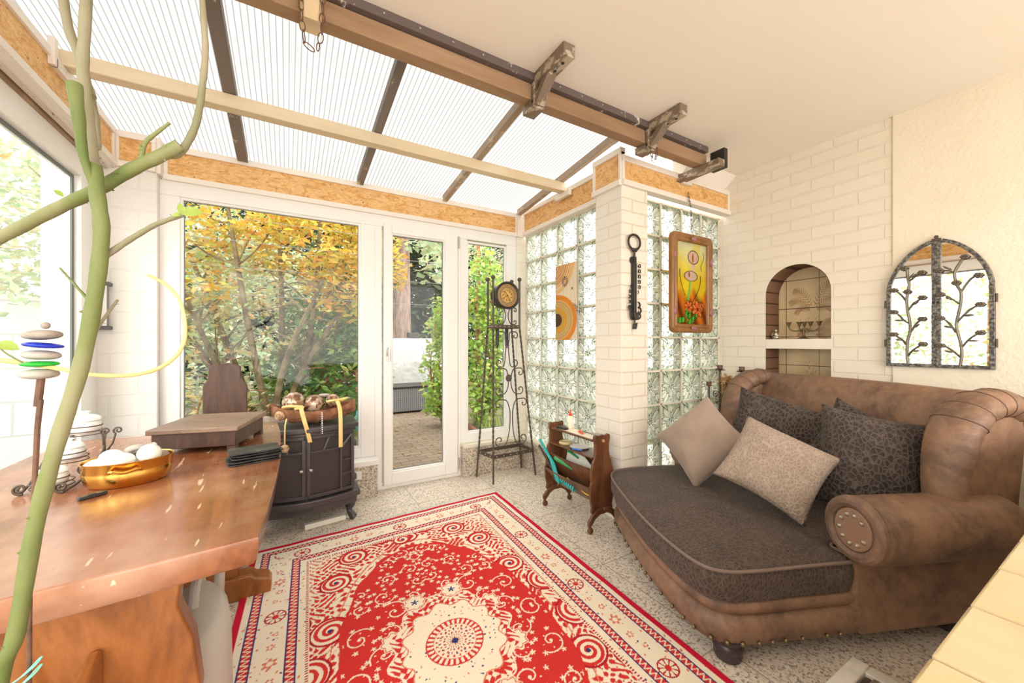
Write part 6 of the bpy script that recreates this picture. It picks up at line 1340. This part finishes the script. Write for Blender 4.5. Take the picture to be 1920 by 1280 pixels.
def fol_obj(name, mat, centers, n, size, seed, parent=None, **k):
    V, F = foliage(centers, n, size, seed, **k)
    if parent is not None: V = V - np.array(parent.location)
    me = bpy.data.meshes.new(name); me.vertices.add(len(V)); me.vertices.foreach_set('co', V.astype(np.float32).ravel())
    me.loops.add(F.size); me.loops.foreach_set('vertex_index', F.ravel().astype(np.int32)); me.polygons.add(len(F))
    me.polygons.foreach_set('loop_start', np.arange(0, F.size, 3, dtype=np.int32)); me.polygons.foreach_set('loop_total', np.full(len(F), 3, dtype=np.int32)); me.update(calc_edges=True)
    o = bpy.data.objects.new(name, me); COL.objects.link(o); me.materials.append(mat)
    if parent is not None: o.parent = parent
    return o
def branches(seed, base, tips, r0, r1, nt=7, sag=.1):
    m = MB(); rnd = random.Random(seed)
    for t in tips:
        b = Vector(base) + Vector((rnd.uniform(-.06, .06), rnd.uniform(-.06, .06), 0)); t = Vector(t); mid = b.lerp(t, .45) + Vector((rnd.uniform(-.15, .15), rnd.uniform(-.1, .1), sag)); c = catmull([b, mid, t], 7); k = len(c)
        m.tube(c, [lerp(r0, r1, i / (k - 1)) for i in range(k)], 7)
        for j in range(nt):
            p = c[rnd.randint(k // 3, k - 1)]; q = p + Vector((rnd.uniform(-.45, .45), rnd.uniform(-.35, .35), rnd.uniform(-.05, .5))); c2 = catmull([p, p.lerp(q, .5) + Vector((0, 0, rnd.uniform(-.06, .08))), q], 4); m.tube(c2, [lerp(r1 * .9, .003, i / (len(c2) - 1)) for i in range(len(c2))], 5)
    return m
GZ = -.04
m_paver = brick_mat('clay_pavers', 'z', .20, .10, (.22, .155, .11), (.28, .21, .155), (.12, .10, .06), .006, .85, bstr=.4, nb=20)
m_soil = M('garden_soil', (.10, .075, .04), .95, stops=[(.35, (.06, .045, .025)), (.6, (.17, .15, .06)), (.7, (.10, .13, .04))], nscale=5)
tag(MB().box((-14, 3.42, GZ - .1), (16, 24, GZ - .02)).box((-14, -3, GZ - .1), (-1.3, 3.42, GZ - .02)).build('garden_ground', m_soil), 'brown garden soil beyond the windows', 'ground', kind='structure')
tag(MB().prism([(.3, 3.36), (2.25, 3.36), (2.25, 4.6), (2.45, 7.3), (3.2, 9.5), (-.2, 9.5), (.3, 5.2)], GZ - .02, GZ).build('garden_path', m_paver), 'brown paved garden path outside the glass door', 'path', kind='structure')
ke = MB().bar((2.02, 3.95, GZ + .04), (2.42, 6.3, GZ + .04), .05, .12).build('border_edging', M('rusty_red_edging', (.26, .10, .07), .8, bs=30, bstr=.5), None, center=False); tag(ke, 'rusty red edging along the right side of the garden path', 'edging')
rnd = random.Random(21)
fl_ = MB()
for i in range(120):
    x, y = rnd.uniform(.4, 2.2), rnd.uniform(3.5, 7); leafshape(fl_, (x, y, GZ + .004), (rnd.uniform(-1, 1), rnd.uniform(-1, 1), .05), (0, 0, 1), rnd.uniform(.03, .07), .03)
tag(fl_.build('fallen_leaves', leafmat('brown_fallen_leaves', [(.45, .20, .08), (.60, .36, .16), (.34, .16, .08)])), 'brown fallen leaves scattered on the paved path', 'leaves', kind='stuff')
# garden bench box and covered grill
wk = thing('wicker_box', 'grey wicker storage box on the path outside the door', 'storage box', (2.05, 7.0, GZ))
def wicker():
    N = NT('grey_wicker'); t = coords(N); s = N.new('ShaderNodeTexWave', bands_direction='Z'); s.inputs['Scale'].default_value = 14; N.link(t, s.inputs['Vector']); s2 = N.new('ShaderNodeTexWave', bands_direction='X'); s2.inputs['Scale'].default_value = 9; N.link(t, s2.inputs['Vector'])
    m = N.new('ShaderNodeMath', operation='MULTIPLY'); N.link(s.outputs['Fac'], m.inputs[0]); N.link(s2.outputs['Fac'], m.inputs[1])
    N.link(ramp(N, m.outputs[0], [(.1, (.12, .12, .13)), (.5, (.32, .32, .34))]), N.p.inputs['Base Color']); return N.m
MB().box((-.55, -.25, .03), (.30, .35, .44)).build('wicker_body', wicker(), wk, bevel=.01); MB().box((-.58, -.27, .44), (.33, .37, .47)).build('lid', m_iron, wk, bevel=.008)
for a, b in ((-.5, -.2), (.25, -.2), (-.5, .3), (.25, .3)): MB().box((a - .02, b - .02, 0), (a + .02, b + .02, .03)).build('foot', m_black, wk)
gr = thing('covered_grill', 'garden grill under a crumpled white cover behind the wicker box', 'grill cover', (2.25, 7.95, GZ)); rings = []
for i, (z, k) in enumerate(((.0, 1.0), (.2, 1.03), (.5, 1.0), (.8, 1.02), (1.05, .98), (1.22, .95), (1.30, .86), (1.33, .6))):
    rr = []
    for j in range(48):
        a = 2 * PI * j / 48; ex = min(1.3, 1 / max(abs(math.cos(a)), abs(math.sin(a)))); f = 1 + .025 * math.sin(j * 1.9 + i * 2.3) + .02 * math.sin(j * .8 + i); rr.append(Vector((.62 * k * math.cos(a) * ex * f, .42 * k * math.sin(a) * ex * f, z + .01 * math.sin(j + i))))
    rings.append(rr)
MB().loft(rings).build('cover', M('white_tarpaulin', (.50, .49, .48), .5, bs=5, bstr=.8, bdist=.05), gr, subsurf=1)
MB().box((-.1, -.1, 1.33), (.10, .1, 1.45)).build('chimney', m_iron, gr, bevel=.01)
bt = MB().ball((0, 0, .22), .26, 20, 14, (1.5, .8, .85))
bt.v = [(x + .02 * math.sin(z * 40), y + .02 * math.sin(x * 30), z) for x, y, z in bt.v]
o = bt.build('blue_tarp', M('turquoise_tarp', (.04, .45, .62), .35, bs=8, bstr=.8, bdist=.04), None, smooth=70); o.location = (.62, 5.6, GZ); tag(o, 'crumpled turquoise tarpaulin behind the shrub', 'tarp')
bike = thing('childrens_bicycle', 'turquoise childrens bicycle leaning in the shrubs right of the door', 'bicycle', (2.72, 4.75, GZ), R(70))
for x in (-.28, .28): MB().tube([Vector((x + .17 * math.cos(a), 0, .19 + .17 * math.sin(a))) for a in np.linspace(0, 2 * PI, 26)], .018, 8).build('wheel', m_black, bike)
MB().tube([(-.28, 0, .19), (-.08, 0, .45), (.2, 0, .47), (.28, 0, .19)], .016, 8).tube([(-.08, 0, .45), (0, 0, .18), (.2, 0, .47)], .016, 8).tube([(.2, 0, .47), (.18, 0, .62)], .014, 8).build('bicycle_frame', m_teal, bike); MB().tube([(.18, -.16, .64), (.18, 0, .62), (.18, .16, .64)], .012, 8).build('handlebar', m_black, bike); MB().ball((-.10, 0, .50), .06, 12, 8, (1.4, .8, .5)).build('saddle', m_red, bike)

# the big autumn shrub outside the large window
s1 = thing('autumn_shrub', 'large spreading shrub with yellow autumn leaves outside the big window', 'shrub', (-.15, 4.7, GZ))
tips = [(-1.15, 4.3, 2.0), (-.95, 4.9, 2.4), (-.5, 4.4, 2.6), (-.1, 4.9, 2.8), (.3, 4.4, 2.7), (.65, 4.7, 2.5), (.9, 4.4, 2.1), (-.75, 4.2, 1.6), (.85, 5.0, 1.5), (.3, 4.2, 1.8)]
branches(3, (-.15, 4.7, GZ), tips, .042, .014, 9, .15).build('branches', M('lichen_bark', (.30, .24, .13), .8, stops=[(.35, (.11, .075, .04)), (.65, (.26, .21, .11))], nscale=9), s1, world=True)
fol_obj('yellow_foliage', lf_yellow, [(.25, 4.5, 2.25, .75, .5, .45), (.65, 4.6, 1.95, .35, .45, .6), (-.35, 4.4, 2.45, .7, .4, .3), (-.85, 4.5, 2.2, .45, .4, .35), (.75, 4.7, 2.55, .5, .5, .35), (.45, 4.4, 1.75, .4, .3, .3), (-.75, 4.3, 1.7, .3, .3, .2)], 5200, .085, 1, s1)
fol_obj('pale_foliage', lf_mix, [(-.75, 4.6, 1.75, .55, .4, .45), (-.35, 4.9, 1.9, .5, .4, .4), (-.95, 4.4, 1.2, .35, .35, .4), (-.25, 4.6, 1.35, .4, .3, .3)], 1900, .075, 2, s1)
s2 = thing('laurel_shrub', 'dark glossy green shrub below the yellow leaves', 'shrub', (.35, 5.0, GZ))
branches(7, (.30, 5.0, GZ), [(.05, 4.8, 1.3), (.5, 4.9, 1.5), (.85, 5.0, 1.2), (.45, 4.6, .9), (.9, 4.7, .9)], .025, .009, 5).build('branches', m_bark, s2, world=True)
fol_obj('glossy_foliage', lf_green, [(.40, 4.9, 1.35, .5, .35, .4), (.62, 4.7, .80, .42, .35, .40), (.1, 4.9, .75, .35, .3, .45), (.75, 4.9, 1.2, .3, .3, .4), (.35, 4.6, .35, .4, .3, .25)], 3000, .105, 3, s2)
s3 = thing('fern_bush', 'low yellow green bush with red tinged leaves left of the laurel', 'shrub', (-.62, 4.4, GZ))
branches(9, (-.6, 4.4, GZ), [(-.9, 4.3, .7), (-.4, 4.3, .8), (-.6, 4.6, .9)], .015, .006, 5).build('branches', m_bark, s3, world=True)
fol_obj('mixed_foliage', lf_mix, [(-.60, 4.4, .55, .36, .3, .35), (-.15, 4.3, .30, .4, .25, .25)], 800, .08, 5, s3)
# trees behind
def tree(name, label, base, h, tr_r, mat_l, cl, n, size, seed, lean=0, mt=None, aspect=.42):
    t = thing(name, label, 'tree', (base[0], base[1], GZ)); b = Vector((base[0], base[1], GZ))
    MB().tube(catmull([b, b + Vector((lean * .4, 0, h * .5)), b + Vector((lean, 0, h))], 6), [lerp(tr_r, tr_r * .55, i / 12) for i in range(13)], 14).build('trunk', mt or m_bark, t, world=True)
    fol_obj('foliage', mat_l, cl, n, size, seed, t, aspect=aspect); return t
m_conbark = M('conifer_bark', (.34, .24, .19), .9, stops=[(.3, (.09, .06, .045)), (.5, (.20, .13, .10)), (.7, (.29, .21, .17))], nscale=5, stretch=(3, 3, .6), bs=8, bstr=.9, bdist=.05)
tree('conifer_tree', 'thick reddish conifer trunk seen through the upper half of the door', (2.36, 9.3), 6, .26, lf_dark, [(2.4, 9.6, 4.4, 1.6, .9, .9)], 1500, .2, 11, 0, m_conbark)
tree('conifer_tree', 'darker slim conifer trunk just left of the thick trunk', (2.05, 10.2), 6, .15, lf_dark, [(1.2, 10.4, 4.4, 1.2, .9, .9)], 1200, .2, 12, 0, m_conbark)
tree('dark_tree', 'dark evergreen tree at the back of the garden right of the trunks', (4.2, 11.2), 5, .16, lf_dark, [(3.8, 11.2, 3.6, 1.8, .8, 1.8), (4.6, 11, 1.6, 1.8, .8, 1.5), (2.4, 12, 3.2, 1.6, .7, 2.2), (3.2, 11.6, 1.2, 1.7, .7, 1.2), (5.5, 11.5, 3.5, 1.5, .8, 2)], 17000, .26, 13)
tree('dark_tree', 'dark evergreen tree behind the autumn shrub', (.8, 9.5), 5, .16, lf_dark, [(.6, 9.5, 3.0, 1.6, .8, 2.2), (-.4, 9.8, 1.8, 1.7, .8, 1.8), (1.2, 9.9, 1.2, 1.3, .6, 1.3), (-1.6, 10, 2.6, 1.4, .7, 2.4)], 15000, .24, 14)
tree('hedge_tree', 'mid green leafy tree at the far left of the garden', (-1.6, 7.5), 3.5, .09, lf_pale, [(-1.5, 7.4, 2.3, 1.2, .6, 1.3), (-.5, 7.8, 1.9, 1.1, .6, 1.2), (-2.6, 7.2, 2.2, 1.1, .7, 1.4), (-1.3, 7.2, .8, 1.3, .5, .7)], 8000, .14, 15)
tree('yellow_tree', 'yellow leaved branch tree at the top left of the door view', (.95, 6.4), 3.0, .04, lf_yellow, [(1.25, 5.3, 2.15, .16, .25, .28), (1.1, 5.6, 2.45, .25, .3, .25)], 420, .09, 16)
tree('ivy_tree', 'tree with round pale green leaves at the top right of the door view', (2.55, 5.4), 3.6, .04, lf_pale, [(1.62, 4.9, 2.30, .16, .2, .3), (1.75, 5.1, 2.6, .4, .3, .2)], 260, .12, 17, aspect=.8)
# bright climbing shrubs right of the path
for i, (x, y, h, lab) in enumerate(((2.02, 5.5, 1.9, 'bright green leafy shrub at the right side of the door view'), (2.45, 5.0, 2.5, 'tall bright green shrub filling the narrow window'), (3.0, 5.0, 2.6, 'bright green shrub at the right edge of the narrow window'))):
    s = thing('bright_shrub', lab, 'shrub', (x, y, GZ)); branches(30 + i, (x, y, GZ), [(x - .15, y - .1, h * .8), (x + .1, y, h * .95), (x, y + .15, h * .7)], .018, .007, 6).build('branches', m_bark, s, world=True)
    fol_obj('foliage', lf_bright, [(x, y, h * .42, .27, .3, h * .40), (x + .04, y, h * .78, .24, .3, h * .25), (x - .1, y - .1, h * .2, .25, .25, h * .18)], 2200, .085, 40 + i, s, aspect=.6)
s = thing('maple_tree', 'airy yellow green tree above the shrubs in the narrow window', 'tree', (3.4, 6.6, GZ)); branches(50, (3.4, 6.6, GZ), [(3.1, 6.4, 3.0), (3.6, 6.6, 3.3), (3.9, 6.4, 2.9)], .05, .012, 7).build('branches', m_iron2, s, world=True)
fol_obj('foliage', lf_pale, [(3.4, 6.4, 2.9, .9, .5, .8), (2.9, 6.2, 2.5, .5, .4, .6)], 2200, .085, 51, s)
# grasses at the kerb
gm = MB(); rnd = random.Random(4)
for i in range(90):
    x, y = rnd.uniform(2.12, 2.5), rnd.uniform(4.1, 5.2); a = rnd.uniform(0, 6.28); L = rnd.uniform(.2, .4); leafshape(gm, (x, y, GZ), (math.cos(a) * .5, math.sin(a) * .5, 1), (math.cos(a), math.sin(a), .2), L, .012)
tag(gm.build('grass_tuft', lf_bright, center=True), 'long grass tuft beside the red edging', 'grass', kind='stuff')
# wires outside
for k, (za, zb) in enumerate(((2.30, 2.26), (2.10, 2.06), (1.86, 1.84), (1.62, 1.60))): tag(MB().tube([(-3.2, 4.15, za), (1.6, 4.05, zb)], .0025, 5).build('garden_wire', M('grey_wire', (.25, .25, .24), .6)), ['topmost wire stretched outside the big window', 'second wire from the top outside the big window', 'third wire from the top outside the big window', 'lowest wire stretched outside the big window'][k], 'wire', 'wires stretched outside the big window')
# left garden: pale wall and shrubs
gw = MB().box((-3.6, 4.3, GZ), (-1.32, 4.5, 1.55)).build('garden_wall', brick_mat('pale_garden_blocks', 'y', .5, .25, (.60, .60, .60), (.56, .56, .56), (.46, .46, .46), .008)); tag(gw, 'pale grey block garden wall outside the left window', 'wall', kind='structure')
tree('left_shrub', 'pale autumn shrub above the block wall outside the left window', (-2.4, 4.9), 2.6, .04, lf_pale, [(-2.0, 4.2, 2.2, .8, .5, .7), (-1.7, 4.0, 1.75, .35, .3, .35), (-2.9, 3.6, 1.8, .7, .6, 1.0), (-2.2, 4.6, 3.0, .8, .4, .5)], 3600, .085, 61)
tree('left_shrub', 'orange tinged shrub high outside the left window', (-3.3, 3.4), 2.8, .04, lf_mix, [(-1.9, 3.7, 2.55, .5, .5, .3), (-2.6, 3.0, 2.2, .5, .6, .5), (-3.0, 1.8, 1.7, .6, .9, 1.1), (-3.2, .4, 1.8, .6, .9, 1.2)], 2600, .08, 62)
fol = tree('left_hedge', 'green hedge along the left side of the garden', (-3.9, 1.5), 2.2, .05, lf_pale, [(-3.8, 1.0, 1.3, .5, 2.2, 1.2), (-3.7, 3.2, .9, .5, 1.0, .9)], 3800, .10, 63)
# bright garden hedge beyond the glass blocks
tree('side_hedge', 'green hedge behind the glass block walls', (5.6, 3.6), 2.0, .06, lf_pale, [(5.6, 3.0, .9, .5, 1.6, .8), (4.6, 4.6, .8, .9, .5, .7)], 1800, .12, 64)
